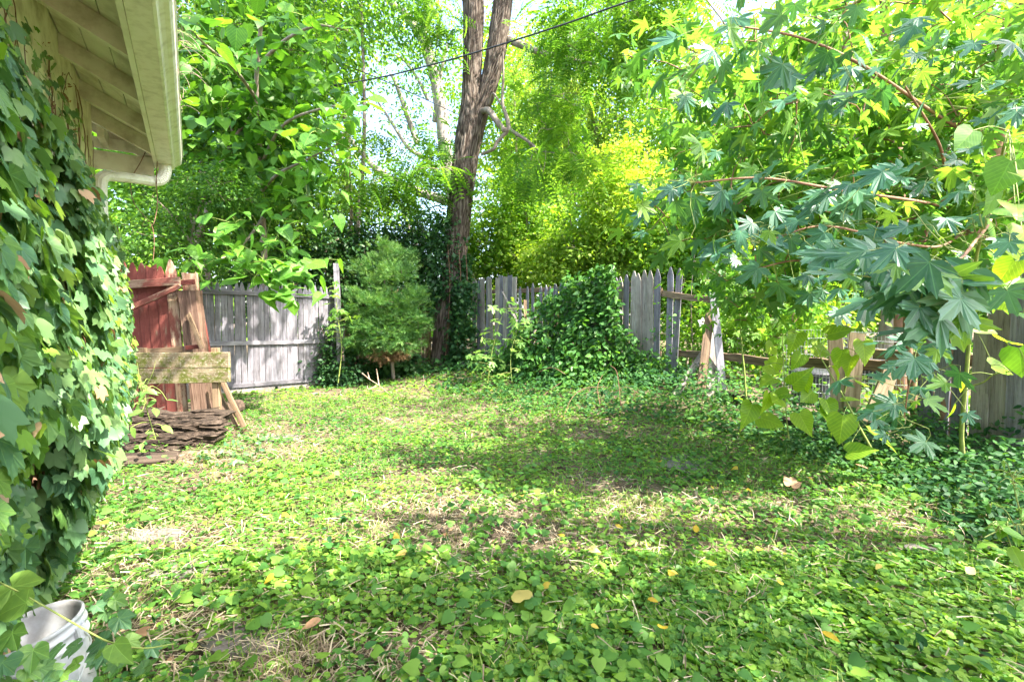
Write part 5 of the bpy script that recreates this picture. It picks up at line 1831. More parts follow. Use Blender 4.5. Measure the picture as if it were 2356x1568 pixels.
# stray heart leaved vine over the ivy at lower left
hv = thing('bindweed', 'light green heart leaved vine climbing over the wall ivy at its foot', 'vine', tuple(H(2.7, -.3, 0)))
vo, vd, vn, vs = [], [], [], []
pts = smooth_path([A(20, 1260, 2.0), A(90, 1100, 2.1), A(130, 980, 2.15), A(155, 900, 2.2), A(170, 860, 2.25)], 26)
mb = MB()
add_tube(mb, pts, .002, 5)
mb.build('stem', M['green_stem'], hv, smooth=True)
for i in range(44):
    p = pts[RNG.integers(4, 26)] + RNG.normal(size=3) * np.array([.09, .09, .09])
    vo.append(p); vd.append((RNG.normal() * .5, -.3 + RNG.normal() * .3, -.6)); vn.append((.5 + RNG.normal() * .3, -.6, .6)); vs.append(RNG.uniform(.04, .075))
leaf_objects('leaf', [HEART, HEART3], [M['ivy_young']], vo, vd, vn, vs, hv)
# ivy shoots in front of the bucket
sh = thing('ivy_shoot', 'low ivy shoots trailing across the front of the white bucket', 'vine', (bx, by, 0))
vo, vd, vn, vs = [], [], [], []
for (X, Y, d, q, s_) in ((60, 1560, 1.25, 12, .045), (130, 1560, 1.27, 8, .04), (240, 1500, 1.45, 8, .05), (245, 1400, 1.75, 6, .055), (260, 1380, 1.85, 6, .06), (-5, 1500, 1.25, 6, .07), (-10, 1380, 1.3, 3, .08), (300, 1520, 1.5, 5, .045), (20, 1250, 1.6, 6, .09), (90, 1290, 1.9, 7, .08)):
    c = np.array(A(X, Y, d))
    for _ in range(q):
        vo.append(c + RNG.normal(size=3) * np.array([.035, .03, .022])); vd.append((RNG.normal() * .6, RNG.normal() * .4 - .2, -.35)); vn.append((RNG.normal() * .4, -.5, .9)); vs.append(s_ * RNG.uniform(.7, 1.2))
leaf_objects('leaf', IVYS[:2] + [EIVY], [M['ivy_young'], M['ivy_leaf']], vo, vd, vn, vs, sh)
mb = MB()
add_tube(mb, smooth_path([A(-20, 1330, 1.2), A(60, 1370, 1.15), A(200, 1450, 1.2), A(260, 1478, 1.25), A(330, 1490, 1.4), A(400, 1480, 1.5)], 30), .0022, 5)
mb.build('stem', M['green_stem'], sh, smooth=True)
leaf_objects('leaf', [HEART], [M['ivy_young']], [A(60, 1385, 1.13), A(262, 1480, 1.22)], [(-.9, -.2, -.3), (.6, -.1, -.7)], [(.1, -.7, .7), (0, -.8, .5)], [.08, .07], sh)

# hanging dead vine under the gutter corner, wispy tendrils on the gutter lip
dv = thing('dead_vine', 'thin reddish dead vine dangling below the gutter corner', 'vine', (at(345, 440, 4.4).x, 4.4, 2.6))
mb = MB()
limb(mb, [(345, 325, 4.5), (325, 370, 4.45), (305, 405, 4.4), (300, 430, 4.35), (310, 470, 4.35), (335, 500, 4.35), (350, 520, 4.35), (355, 560, 4.35), (352, 600, 4.35)], .004, .003, n=40, seg=5)
limb(mb, [(362, 360, 4.5), (360, 420, 4.45), (362, 470, 4.4), (355, 510, 4.35), (345, 525, 4.35)], .004, .003, n=24, seg=5)
limb(mb, [(362, 400, 4.45), (350, 455, 4.4), (322, 465, 4.4)], .002, .0015, n=14, seg=4)
limb(mb, [(335, 500, 4.35), (328, 520, 4.35), (345, 515, 4.3)], .003, .002, n=12, seg=4)
mb.build('stem', M['vine_bark'], dv, smooth=True)
mb = MB()
for i in range(34):
    Y0 = RNG.uniform(130, 340)
    d = RNG.uniform(2.4, 3.9)
    p = H(RNG.uniform(2.6, 4.6), -.02, 2.87)
    q = [p]
    v = Vector((RNG.uniform(.2, 1), RNG.normal() * .4, RNG.uniform(-.3, .6)))
    for s_ in range(4):
        q.append(q[-1] + v * .035)
        v += Vector((RNG.normal() * .2, RNG.normal() * .3, -.35))
    add_tube(mb, smooth_path(q, 10), .0012, 4)
mb.build('dry_tendrils', M['twig'], dv, kind='stuff')

# ---------------- ivy on the trunk
ti = thing('trunk_ivy', 'dark ivy climbing the right side of the big trunk', 'ivy', tuple(A(1070, 860, 10.6)))
n = 3300
z = RNG.uniform(.1, 2.75, n)
zz = q1[:, 2]
cx_, cy_, cr_ = np.interp(z, zz, q1[:, 0]), np.interp(z, zz, q1[:, 1]), np.interp(z, zz, q1[:, 3])
aa = RNG.normal(size=n) * .50 + math.radians(-18)
wgt = np.interp(z, [0, .8, 1.6, 2.2, 2.75], [1, .95, .9, .45, .15]) * (.5 + n2(z, aa, 1.7, 3, 81))
k = RNG.uniform(0, .95, n) < wgt
rr_ = cr_ * .95 + RNG.uniform(0, .16, n) + np.interp(z, [0, 1.2, 2.7], [.10, .08, .0])
O = np.stack([cx_ + np.cos(aa) * rr_, cy_ + np.sin(aa) * rr_, z], -1)[k]
outv = np.stack([np.cos(aa), np.sin(aa), aa * 0], -1)[k]
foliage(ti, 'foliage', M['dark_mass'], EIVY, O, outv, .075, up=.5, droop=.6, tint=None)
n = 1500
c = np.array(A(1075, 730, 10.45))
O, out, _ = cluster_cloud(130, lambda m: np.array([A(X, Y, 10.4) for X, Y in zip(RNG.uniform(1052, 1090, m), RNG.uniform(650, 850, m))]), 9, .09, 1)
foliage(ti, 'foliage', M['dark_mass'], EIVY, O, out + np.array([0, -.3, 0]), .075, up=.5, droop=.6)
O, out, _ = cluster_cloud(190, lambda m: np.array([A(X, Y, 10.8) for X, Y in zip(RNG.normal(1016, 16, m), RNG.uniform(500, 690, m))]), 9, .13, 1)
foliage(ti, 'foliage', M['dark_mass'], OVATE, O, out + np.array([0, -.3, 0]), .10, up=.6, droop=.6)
mb = MB()
for X in (1030, 1055, 1070):
    limb(mb, [(X - 10, 870, 10.7), (X, 760, 10.6), (X + 5, 650, 10.62), (X, 560, 10.65)], .012, .006)
mb.build('stem', M['vine_bark'], ti, smooth=True)

M['heap_mass'] = leaf_mat('heap_mass', (.022, .08, .028), (.055, .16, .035), (.12, .26, .04), .34, TC, .45, .45)
# ---------------- vine heap over the back fence
vf = thing('fence_vine', 'heap of glossy dark green vine burying the middle of the back fence', 'vine', tuple(G(1300, 9.2)))
n = 9000
X = RNG.uniform(1150, 1530, n)
zf = RNG.uniform(0, 1, n)
e = np.interp(X, [1150, 1200, 1240, 1290, 1340, 1385, 1418, 1450, 1530], [.16, .32, .60, .82, .86, 1.06, .98, .44, .20]) + .50 * (n2(X * .06, X * 0, 1, 4, 91) - .5) + RNG.normal(size=n) * .035
k = zf < e
X, zf = X[k], zf[k]
P = np.array([onB(x) for x in X])
g = terr(P[:, 0], P[:, 1])
z = g + zf * 2.0
th = np.interp(zf, [0, .25, .6, .9, 1.0], [1.0, .75, .45, .30, .15]) * (.6 + .8 * n2(X * .05, z * 2, 1, 3, 92)) * RNG.uniform(.1, 1, len(X)) ** .5 * np.interp(X, [1195, 1260, 1390, 1470], [.7, 1, 1, .4])
O = np.column_stack([P[:, 0] + nB.x * th, P[:, 1] + nB.y * th, z])
outv = np.tile(np.array(nB), (len(O), 1)) + rvec(len(O), .4)
foliage(vf, 'foliage', M['heap_mass'], OVATE, O, outv, .105, up=.65, droop=.5, jit=.45)
twist = MB()
for i in range(16):
    x0 = RNG.uniform(1240, 1400)
    p = onB(x0)
    b = Vector((p[0], p[1], tz(p[0], p[1]))) + nB * .2
    add_tube(twist, smooth_path([b, b + Vector((RNG.normal() * .2, RNG.normal() * .1, .7)), b + Vector((RNG.normal() * .2, .05, 1.2)) - nB * .12], 14), np.linspace(.009, .003, 14), 5)
twist.build('stem', M['vine_bark'], vf, smooth=True)
# thin strands on the pale pickets to the right
O, out, _ = cluster_cloud(95, lambda m: np.array([A(x, y, float(onB(x)[1]) - .12) for x, y in zip(RNG.uniform(1395, 1570, m), 885 - np.abs(RNG.normal(0, 60, m)))]), 6, .08, 1)
foliage(vf, 'foliage', M['vinca_mass'], OVATE, O, out + np.array(nB) * .3, .07, up=.7, droop=.3)
# arching dry canes at its foot
dc = thing('dry_canes', 'bent dry brown canes arching out of the vines at the fence foot', 'canes', tuple(G(1320, 6.9)))
for spec in ([(1300, 950, 6.4), (1316, 915, 6.5), (1345, 893, 6.6), (1392, 889, 6.8)], [(1380, 930, 6.4), (1375, 890, 6.5), (1386, 862, 6.6)],
             [(1430, 950, 6.3), (1420, 860, 6.5), (1405, 840, 6.6)], [(1235, 930, 7.2), (1255, 905, 7.3), (1290, 880, 7.4)], [(1410, 905, 6.6), (1440, 890, 6.5), (1470, 905, 6.4)], [(1300, 860, 7.5), (1270, 845, 7.6), (1240, 855, 7.7)]):
    mb = MB()
    limb(mb, spec, .006, .003, n=16, seg=5)
    mb.build('cane', M['vine_bark'], dc, smooth=True)
# broken pale stake leaning on the flat topped boards
plank_between('leaning_stake', M['pale_wood'], A(1218, 800, 9.3), A(1157, 672, 9.9), .035, .025, (0, -1, 0), None, seed=201, jag=.02, label='thin pale stake leaning on the flat topped boards right of the trunk', cat='stake')
plank_between('short_post', M['brown_wood'], A(1214, 872, 9.0), A(1208, 690, 9.2), .06, .05, (0, -1, 0), None, seed=202, jag=.03, label='short splintered post in front of the gappy pickets', cat='post')


# ---------------- leafy seedlings
def plant(name, label, stems, blobs, mats, tmpls, size, cat='plant', stem_mat='green_stem', mono=False, group=None):
    p0 = stems[0][0][0]
    t = thing(name, label, cat, tuple(A(*p0)), group)
    SP_ = []
    for spec, r0, r1 in stems:
        mb = MB()
        SP_.append(limb(mb, spec, r0, r1, n=20, seg=6))
        mb.build('stem', M[stem_mat], t, smooth=True)
    SP_ = np.concatenate(SP_)
    o_, d_2, n_2, s_2 = [], [], [], []
    for b in blobs:
        if len(b) == 4:      # single leaf: X, Y, d, size
            o_.append(A(*b[:3])); s_2.append(b[3])
            d_2.append((RNG.normal() * .7, -.3 + RNG.normal() * .3, -.55 + RNG.normal() * .4)); n_2.append((RNG.normal() * .5, -.6 + RNG.normal() * .3, .7))
        else:
            X, Y, d, r, q, sz = b
            c = np.array(A(X, Y, d))
            for _ in range(q):
                o_.append(c + RNG.normal(size=3) * r * .6); s_2.append(sz * RNG.uniform(.65, 1.15))
                d_2.append((RNG.normal() * .8, RNG.normal() * .5 - .2, -.35 + RNG.normal() * .2)); n_2.append((RNG.normal() * .4, -.35 + RNG.normal() * .3, 1))
    leaf_objects('leaf', tmpls, [M[m_] for m_ in mats], o_, d_2, n_2, s_2, t)
    mb = MB()
    for o in o_:
        b = SP_[np.argmin(np.sum((SP_ - np.array(o)) ** 2, 1))]
        m_ = (np.array(b) + np.array(o)) / 2 + np.array([0, 0, .02])
        add_tube(mb, smooth_path([b, m_, o], 6), .0016 + .0002 * A(*p0)[1], 4)
    mb.build('leaf_stalks', M['green_stem'], t, smooth=True, kind='stuff')
    return t


hl = [(1839, 950, 4.0, .15), (1886, 945, 3.95, .17), (1940, 955, 3.8, .18), (2000, 990, 3.6, .17), (1769, 905, 4.1, .13), (1795, 915, 4.1, .14), (1780, 870, 4.2, .13), (1823, 885, 4.1, .15), (1870, 795, 4.2, .15), (1905, 770, 4.2, .16),
      (1835, 765, 4.3, .15), (1937, 805, 4.1, .14), (1985, 785, 4.0, .15), (1960, 820, 4.0, .13), (1968, 875, 3.9, .11), (1937, 920, 4.0, .10), (1900, 920, 4.0, .14), (1780, 795, 4.3, .12), (1788, 825, 4.3, .12), (1730, 930, 4.2, .17), (1750, 960, 4.2, .16),
      (1850, 860, 4.1, .14), (1815, 905, 4.1, .13), (1870, 900, 4.1, .14), (1950, 1040, 3.6, .14), (1915, 845, 4.1, .12), (1760, 840, 4.3, .12), (1845, 815, 4.2, .12)]
plant('seedling', 'broad heart leaved plant glowing yellow green in front of the wire mesh', [([(2039, 1090, 3.9), (1984, 994, 3.95), (1941, 912, 4.0), (1886, 818, 4.1)], .012, .005), ([(1942, 905, 4.0), (1964, 826, 4.0), (1970, 800, 4.0)], .006, .003), ([(1815, 1010, 4.2), (1808, 943, 4.2), (1804, 857, 4.2), (1800, 771, 4.2)], .006, .003), ([(1960, 1080, 4.2), (1930, 1000, 4.2), (1890, 900, 4.1)], .006, .003)],
      [(a, b, c, e * 1.3) for a, b, c, e in hl], ['heart_leaf'], [HEART, HEART2, HEART3], .15)
hr = [(2328, 555, 2.6, .15), (2285, 590, 2.6, .14), (2335, 600, 2.5, .15), (2262, 625, 2.7, .14), (2350, 640, 2.6, .15), (2234, 740, 2.9, .14), (2313, 785, 2.6, .15), (2344, 800, 2.5, .17), (2281, 840, 2.7, .14), (2213, 866, 2.9, .10), (2195, 930, 3.2, .1),
      (2325, 370, 2.0, .15), (2340, 400, 1.9, .16), (2300, 430, 2.1, .15), (2335, 470, 2.0, .15), (2290, 480, 2.2, .13), (2350, 520, 2.0, .14), (2280, 510, 2.4, .13), (2310, 335, 2.2, .13), (2240, 300, 2.4, .14), (2355, 720, 2.4, .13), (2300, 690, 2.6, .12)]
plant('seedling', 'tall heart leaved plant with a pale ribbed stem at the right edge', [([(2220, 1085, 3.6), (2212, 1000, 3.55), (2220, 900, 3.4), (2230, 780, 3.3), (2245, 600, 3.1), (2290, 420, 2.7), (2320, 300, 2.4)], .016, .007), ([(2222, 890, 3.4), (2260, 880, 3.0), (2290, 860, 2.8), (2360, 850, 2.5)], .005, .003), ([(2260, 560, 3.0), (2310, 600, 2.7), (2370, 620, 2.5)], .005, .003)],
      hr, ['heart_leaf', 'catalpa_leaf'], [HEART, HEART3], .15)
plant('sapling', 'thin pale sapling with cut leaves standing between the loose boards and the heart leaved plant', [([(1727, 995, 5.9), (1718, 930, 5.9), (1712, 850, 5.9), (1706, 790, 5.9), (1700, 690, 5.8)], .014, .007)],
      [(1700, 740, 5.8, .25, 16, .12), (1740, 700, 5.7, .3, 18, .13), (1700, 660, 5.8, .25, 14, .12), (1725, 930, 5.9, .15, 6, .08)], ['maple_leaf_light'], MAPLES, .12)
plant('seedling', 'young maple seedling growing against the tall grey square post', [([(778, 880, 9.1), (786, 800, 9.1), (776, 720, 9.1), (772, 660, 9.1)], .012, .004)],
      [(776, 665, 9.1, .18, 7, .15), (765, 715, 9.1, .18, 7, .15), (795, 735, 9.0, .2, 9, .15), (770, 760, 9.0, .15, 5, .12)], ['maple_leaf_light'], MAPLES, .15)
plant('seedling', 'maple seedling with wide cut leaves in front of the flat topped boards', [([(1120, 905, 8.6), (1130, 820, 8.6), (1150, 740, 8.7), (1165, 710, 8.7)], .010, .004), ([(1180, 905, 8.4), (1175, 820, 8.5), (1190, 760, 8.6)], .008, .004)],
      [(1120, 760, 8.7, .22, 10, .15), (1165, 720, 8.7, .22, 10, .15), (1100, 830, 8.6, .22, 12, .13), (1185, 790, 8.5, .22, 12, .13), (1200, 740, 8.5, .18, 8, .12), (1150, 860, 8.4, .25, 14, .12), (1110, 880, 8.3, .2, 10, .11)], ['maple_leaf_light', 'ivy_young'], MAPLES, .14)
plant('seedling', 'upright weed with drooping oval leaves and thin seed spikes before the mossy planks', [([(358, 1010, 4.4), (340, 950, 4.4), (330, 900, 4.4), (322, 868, 4.4)], .005, .003), ([(330, 900, 4.4), (350, 860, 4.4), (358, 830, 4.4)], .0025, .0015), ([(325, 900, 4.4), (318, 850, 4.4), (316, 835, 4.4)], .0025, .0015), ([(330, 905, 4.4), (360, 890, 4.3), (385, 862, 4.3)], .002, .001)],
      [(316, 880, 4.4, .10, 5, .13), (345, 905, 4.3, .12, 6, .14), (330, 960, 4.3, .12, 6, .14), (320, 930, 4.3, .1, 5, .12), (345, 1000, 4.3, .1, 4, .12)], ['ivy_young'], [OVATE], .12)
plant('seedling', 'light green leafy twig poking in from the lower right edge', [([(2420, 1215, 1.9), (2370, 1205, 1.8), (2320, 1210, 1.75), (2265, 1235, 1.7)], .004, .002)],
      [(2300, 1190, 1.75, .03, 3, .085), (2330, 1215, 1.75, .04, 5, .09), (2290, 1225, 1.72, .03, 3, .08), (2345, 1180, 1.8, .04, 4, .09), (2350, 1240, 1.75, .04, 4, .08)], ['maple_leaf_light'], [LANCE, OVATE], .09)
plant('seedling', 'small lobed seedling at the right edge above the leafy twig', [([(2350, 1190, 2.6), (2335, 1130, 2.6), (2330, 1100, 2.6)], .004, .002)],
      [(2325, 1100, 2.6, .06, 7, .07), (2345, 1095, 2.6, .05, 4, .07)], ['maple_leaf_light'], [LANCE], .07)

# white hibiscus bloom behind the rails
fl = thing('flower', 'single white flower with a dark red eye behind the open rails', 'flower', A(1616, 741, 8.0))
for i in range(5):
    a = i * 2 * math.pi / 5 + .3
    mb = MB()
    scatter(mb, HEART3, [np.array(A(1616, 741, 8.0)) + np.array([math.cos(a), -.1, math.sin(a)]) * .012], [(math.cos(a), -.25, math.sin(a))], [(0, -1, .1)], .075, .5)
    mb.build('petal', M['petal'], fl)
mb = MB()
p = np.array(A(1616, 741, 7.97))
add_tube(mb, [p, p + np.array([0, -.05, 0])], .012, 8)
mb.build('stamen', M['red_wood'], fl)

# ---------------- ground cover
def frustum_pts(n, d0, d1, pw=1.0):
    d = d0 + (d1 - d0) * RNG.uniform(0, 1, n) ** pw
    X = RNG.uniform(-60, 2416, n)
    x = (X - 1178) / F_PX * d
    y = d
    s = seg_dist(x, y, FB)
    nd_ = x * NV.x + y * NV.y
    a, b = FA[0], FA[2]
    dA = ((x - a[0]) * -(b[1] - a[1]) + (y - a[1]) * (b[0] - a[0])) / np.linalg.norm(b - a)
    k = (s > -.2) & (nd_ > WALL_N + .02 - np.where(x * UV.x + y * UV.y > CORNER_U, 9, 0)) & (dA < .12) & (y < 12.2) & ~((y > 5.3) & (x < -4.55 + .0 * y) & (y < 7.4))
    return x[k], y[k], s[k]


def bare(x, y):
    """0..1, where the soil and straw show"""
    v = n2(x, y, 1.3, 4, 101)
    left = 0
    for (a_, b_, c_, d_) in ((-2.25, 2.8, .65, .26), (-1.7, 2.35, .6, .22), (-1.1, 1.86, .55, .22), (-1.6, 2.02, .5, .26), (-1.9, 2.2, .8, .5), (-3.1, 4.45, .8, .3), (-2.5, 3.9, .4, .2)):
        left = np.maximum(left, np.exp(-(((x - a_) / c_) ** 2 + ((y - b_) / d_) ** 2)) * (.62 if c_ > .7 else 1.0))
    left = left * (.55 + .9 * n2(x, y, 5, 3, 106))
    mid = .55 * np.exp(-(((x - .35) / 1.3) ** 2 + ((y - 2.9) / .75) ** 2)) + .7 * np.exp(-(((x - 1.0) / .5) ** 2 + ((y - 1.45) / .2) ** 2))
    return np.clip((v - .48) * 4, 0, 1) * .75 + left * .9 + mid * .8


blocks = []
gc = MB()
for (n, d0, d1, s0, s1, tp) in ((GC * 13000, 1.15, 2.6, .017, .034, (ROUND, ROUND2)), (GC * 20000, 2.4, 5.2, .016, .032, (ROUND_LO, ROUND_LO)), (GC * 15000, 5.0, 8.4, .023, .042, (ROUND_LO, ROUND_LO)), (GC * 9000, 8.2, 12.3, .045, .075, (ROUND_LO, ROUND_LO))):
    x, y, s = frustum_pts(int(n), d0, d1, .85)
    k = RNG.uniform(0, 1, len(x)) > bare(x, y) * .93
    x, y = x[k], y[k]
    hh = n2(x, y, 6, 2, 103)
    z = terr(x, y) + .012 + .055 * hh * RNG.uniform(.2, 1, len(x))
    O = np.stack([x, y, z], -1)
    m_ = len(O)
    N_ = np.array([0, 0, 1]) + RNG.normal(size=(m_, 3)) * .30
    D_ = rvec(m_) * np.array([1, 1, .15])
    S_ = RNG.uniform(s0, s1, m_) * (1 + .25 * (n2(x, y, 2, 2, 104) - .5))
    T_ = np.clip(n2(x, y, 1.1, 3, 105) * .8 + RNG.uniform(-.3, .45, m_), 0, 1)
    h_ = m_ // 2
    scatter(gc, tp[0], O[:h_], D_[:h_], N_[:h_], S_[:h_], T_[:h_])
    scatter(gc, tp[1], O[h_:], D_[h_:], N_[h_:], S_[h_:], T_[h_:])
gc.build('ground_cover', M['charlie_mass'], kind='stuff', smooth=True, label='round leaved creeping ground cover carpeting the yard', cat='ground cover')
# larger violet leaves
gv = MB()
x, y, s = frustum_pts(4200, 1.2, 5.0, 1.0)
k = (n2(x, y, 1.7, 3, 111) > .56) | (np.exp(-((x - .15) ** 2 / .5 + (y - 1.7) ** 2 / .12)) > RNG.uniform(0, 1, len(x)) * 1.2)
x, y = x[k], y[k]
O = np.stack([x, y, terr(x, y) + RNG.uniform(.03, .085, len(x))], -1)
scatter(gv, HEART3, O, rvec(len(O)) * np.array([1, 1, .2]) + np.array([0, -.3, -.2]), np.array([0, -.2, 1]) + rvec(len(O), .3), RNG.uniform(.035, .062, len(O)), RNG.uniform(.1, .8, len(O)))
x, y, s = frustum_pts(3000, 1.2, 6.0, 1.0)
k = bare(x, y) < .6
x, y = x[k], y[k]
O = np.stack([x, y, terr(x, y) + RNG.uniform(.01, .04, len(x))], -1)
scatter(gv, OVATE, O, rvec(len(O)) * np.array([1, 1, .2]), np.array([0, 0, 1]) + rvec(len(O), .4), RNG.uniform(.03, .08, len(O)), RNG.uniform(.2, 1, len(O)))
gv.build('violets', M['charlie_mass'], kind='stuff', smooth=True, label='larger violet leaves scattered through the ground cover', cat='ground cover')
# taller weed clumps standing out of the carpet
gw = MB()
x, y, s = frustum_pts(9000, 1.3, 9.5, 1.0)
k = n2(x, y, 2.6, 3, 151) > .60
x, y = x[k], y[k]
O = np.stack([x, y, terr(x, y) + RNG.uniform(.04, .12, len(x))], -1)
D_, N_ = leaf_frames(len(O), droop=.1, jit=.6)
scatter(gw, OVATE, O, D_, N_, RNG.uniform(.025, .06, len(O)), np.clip(n2(x, y, 2.0, 3, 152) + RNG.uniform(-.3, .5, len(x)), 0, 1))
gw.build('weeds', M['vinca_mass'], kind='stuff', smooth=True, label='taller darker weed clumps standing out of the round leaved carpet', cat='weeds')
# grass blades
gg = MB()
for (n, d0, d1, s0, s1) in ((22000, 1.15, 3.4, .03, .10), (26000, 3.2, 7.0, .04, .11), (14000, 6.8, 11.5, .06, .13)):
    x, y, s = frustum_pts(n, d0, d1)
    k = n2(x, y, 2.2, 3, 121) + RNG.uniform(-.15, .15, len(x)) > .48
    x, y = x[k], y[k]
    O = np.stack([x, y, terr(x, y)], -1)
    scatter(gg, BLADE, O, rvec(len(O), .45) + np.array([0, 0, 1]), rvec(len(O)), RNG.uniform(s0, s1, len(O)), np.clip(n2(x, y, 1.5, 3, 122) + RNG.uniform(-.4, .4, len(x)), 0, 1))
gg.build('grass', M['grass_mass'], kind='stuff', smooth=True, label='short green and yellow grass blades between the leaves', cat='grass')
gs = MB()
for (n, d0, d1, s0, s1) in ((34000, 1.1, 3.4, .03, .12), (26000, 3.2, 8.5, .05, .15)):
    x, y, s = frustum_pts(n, d0, d1)
    k = RNG.uniform(0, 1, len(x)) < .16 + .7 * bare(x, y)
    x, y = x[k], y[k]
    O = np.stack([x, y, terr(x, y) + RNG.uniform(.003, .055, len(x))], -1)
    scatter(gs, BLADE, O, rvec(len(O)) * np.array([1, 1, .12]), np.array([0, 0, 1]) + rvec(len(O), .3), RNG.uniform(s0, s1, len(O)), RNG.uniform(0, 1, len(O)))
gs.build('straw', M['straw_mass'], kind='stuff', smooth=True, label='dry pale straw and clippings lying on the soil', cat='straw')
# litter of small brown leaf bits
gl = MB()
x, y, s = frustum_pts(2600, 1.1, 7.5)
k = RNG.uniform(0, 1, len(x)) < .3 + bare(x, y)
x, y = x[k], y[k]
O = np.stack([x, y, terr(x, y) + RNG.uniform(.004, .03, len(x))], -1)
scatter(gl, OVATE, O, rvec(len(O)) * np.array([1, 1, .15]), np.array([0, 0, 1]) + rvec(len(O), .45), RNG.uniform(.015, .05, len(O)), RNG.uniform(0, 1, len(O)))
gl.build('leaf_litter', M['dry_leaf'], kind='stuff', smooth=True, label='small brown leaf bits scattered over the soil', cat='leaf litter')

# vinca bed along the right fence
gb = MB()
for (n, d0, d1, s0, s1) in ((15000, 2.2, 4.6, .040, .064), (15000, 4.4, 8.0, .05, .08), (9000, 7.8, 12.2, .06, .09)):
    x, y, s = frustum_pts(n * 2, d0, d1)
    wd = np.interp(y, [2, 3.2, 4.5, 5.3, 6, 6.7, 8, 9, 11, 12], [1.7, 1.5, 1.2, 1.2, 1.75, 2.25, 2.0, 1.6, 1.5, 1.7]) * (.75 + .5 * n2(x, y, 1.6, 3, 131))
    k = s < wd
    x, y, s, wd = x[k], y[k], s[k], wd[k]
    f = np.clip(1 - s / wd, 0, 1)
    hm = np.interp(y, [2, 4, 5.5, 6.5, 9, 12], [.42, .40, .24, .42, .40, .28])
    z = terr(x, y) + .02 + f ** .8 * hm * (.5 + n2(x, y, 3, 3, 132)) * RNG.uniform(.35, 1, len(x))
    O = np.stack([x, y, z], -1)
    m_ = len(O)
    sd = np.tile(np.array([-.75, -.45, 0]), (m_, 1))
    D_ = unit(sd * .5 + rvec(m_, .7) * np.array([1, 1, .5]) + np.array([0, 0, -.1]))
    scatter(gb, OVATE, O, D_, np.array([-.15, -.3, 1]) + rvec(m_, .38), RNG.uniform(s0, s1, m_), np.clip(n2(x, y, 1.6, 3, 133) + RNG.uniform(-.35, .35, m_), 0, 1))
gb.build('vinca_bed', M['vinca_mass'], kind='stuff', smooth=True, label='dense glossy dark green vinca bed along the foot of the right fence', cat='ground cover')
# ivy patches on the shadowed fence behind the yew
fi = thing('fence_ivy', 'dark ivy patches hanging on the shadowed fence behind the yew bush', 'ivy', (float(FA[1][0]) + .6, float(FA[1][1]) + .7, 0))
n = 2600
t = RNG.uniform(.02, .98, n)
zz_ = RNG.uniform(.1, 2.0, n)
k = n2(t * 2.2, zz_, 1.6, 3, 161) + .10 * (zz_ > 1.3) > .50
t, zz_ = t[k], zz_[k]
dC = (FA[2] - FA[1]) / np.linalg.norm(FA[2] - FA[1])
P = FA[1][None] + (FA[2] - FA[1])[None] * t[:, None]
th = RNG.uniform(.05, .22, len(t))
O = np.column_stack([P[:, 0] + dC[1] * th, P[:, 1] - dC[0] * th, zz_])
foliage(fi, 'foliage', M['dark_mass'], EIVY, O, np.tile([dC[1], -dC[0], 0], (len(t), 1)) + rvec(len(t), .3), .085, up=.5, droop=.6)
mb = MB()
for q in (.15, .4, .7, .9):
    b_ = FA[1] + (FA[2] - FA[1]) * q
    add_tube(mb, smooth_path([(b_[0] + dC[1] * .05, b_[1] - dC[0] * .05, z_) if i_ % 2 else (b_[0] + dC[1] * .05 + .08, b_[1] - dC[0] * .05, z_) for i_, z_ in enumerate((.0, .5, 1.0, 1.5, 1.85))], 16), .008, 5)
mb.build('stem', M['vine_bark'], fi, smooth=True)
# dark ivy at the foot of the grey post and left fence corner
O, out, _ = cluster_cloud(150, lambda m: np.array([A(x, y, 9.3) for x, y in zip(RNG.normal(770, 26, m), 885 - np.abs(RNG.normal(0, 34, m)))]), 8, .09, 1)
pi = thing('post_ivy', 'dark ivy bunched round the foot of the tall grey square post', 'ivy', tuple(G(775, 9.4)))
foliage(pi, 'foliage', M['dark_mass'], OVATE, O, out + np.array([0, -.2, 0]), .08)
O, out, _ = cluster_cloud(60, lambda m: np.array([A(x, y, 9.35) for x, y in zip(RNG.normal(752, 8, m), RNG.uniform(740, 860, m))]), 5, .05, 1)
foliage(pi, 'foliage', M['dark_mass'], OVATE, O, out + np.array([0, -.2, 0]), .07)
mb = MB()
limb(mb, [(765, 895, 9.4), (758, 840, 9.38), (748, 780, 9.4), (735, 740, 9.42)], .008, .004)
mb.build('stem', M['vine_bark'], pi, smooth=True)
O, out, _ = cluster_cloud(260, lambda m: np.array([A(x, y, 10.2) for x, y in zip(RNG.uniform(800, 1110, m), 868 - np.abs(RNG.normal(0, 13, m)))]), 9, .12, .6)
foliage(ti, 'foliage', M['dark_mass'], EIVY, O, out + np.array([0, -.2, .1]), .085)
# weeds at the heap of rotten timber
O, out, _ = cluster_cloud(90, lambda m: np.array([A(x, y, 1447 / (y - 735)) for x, y in zip(RNG.uniform(300, 610, m), RNG.uniform(985, 1075, m))]) * np.array([1, 1, 1]), 6, .05, .5)
O[:, 2] = terr(O[:, 0], O[:, 1]) + RNG.uniform(.02, .10, len(O))
k = O[:, 0] > -2.95
mb = MB()
D_, N_ = leaf_frames(len(O), out)
scatter(mb, OVATE, O[k], D_[k], N_[k], .06, RNG.uniform(0, 1, int(k.sum())))
mb.build('weeds', M['ivy_mass'], kind='stuff', smooth=True, label='low weeds sprouting at the right end of the rotten timber heap', cat='weeds')

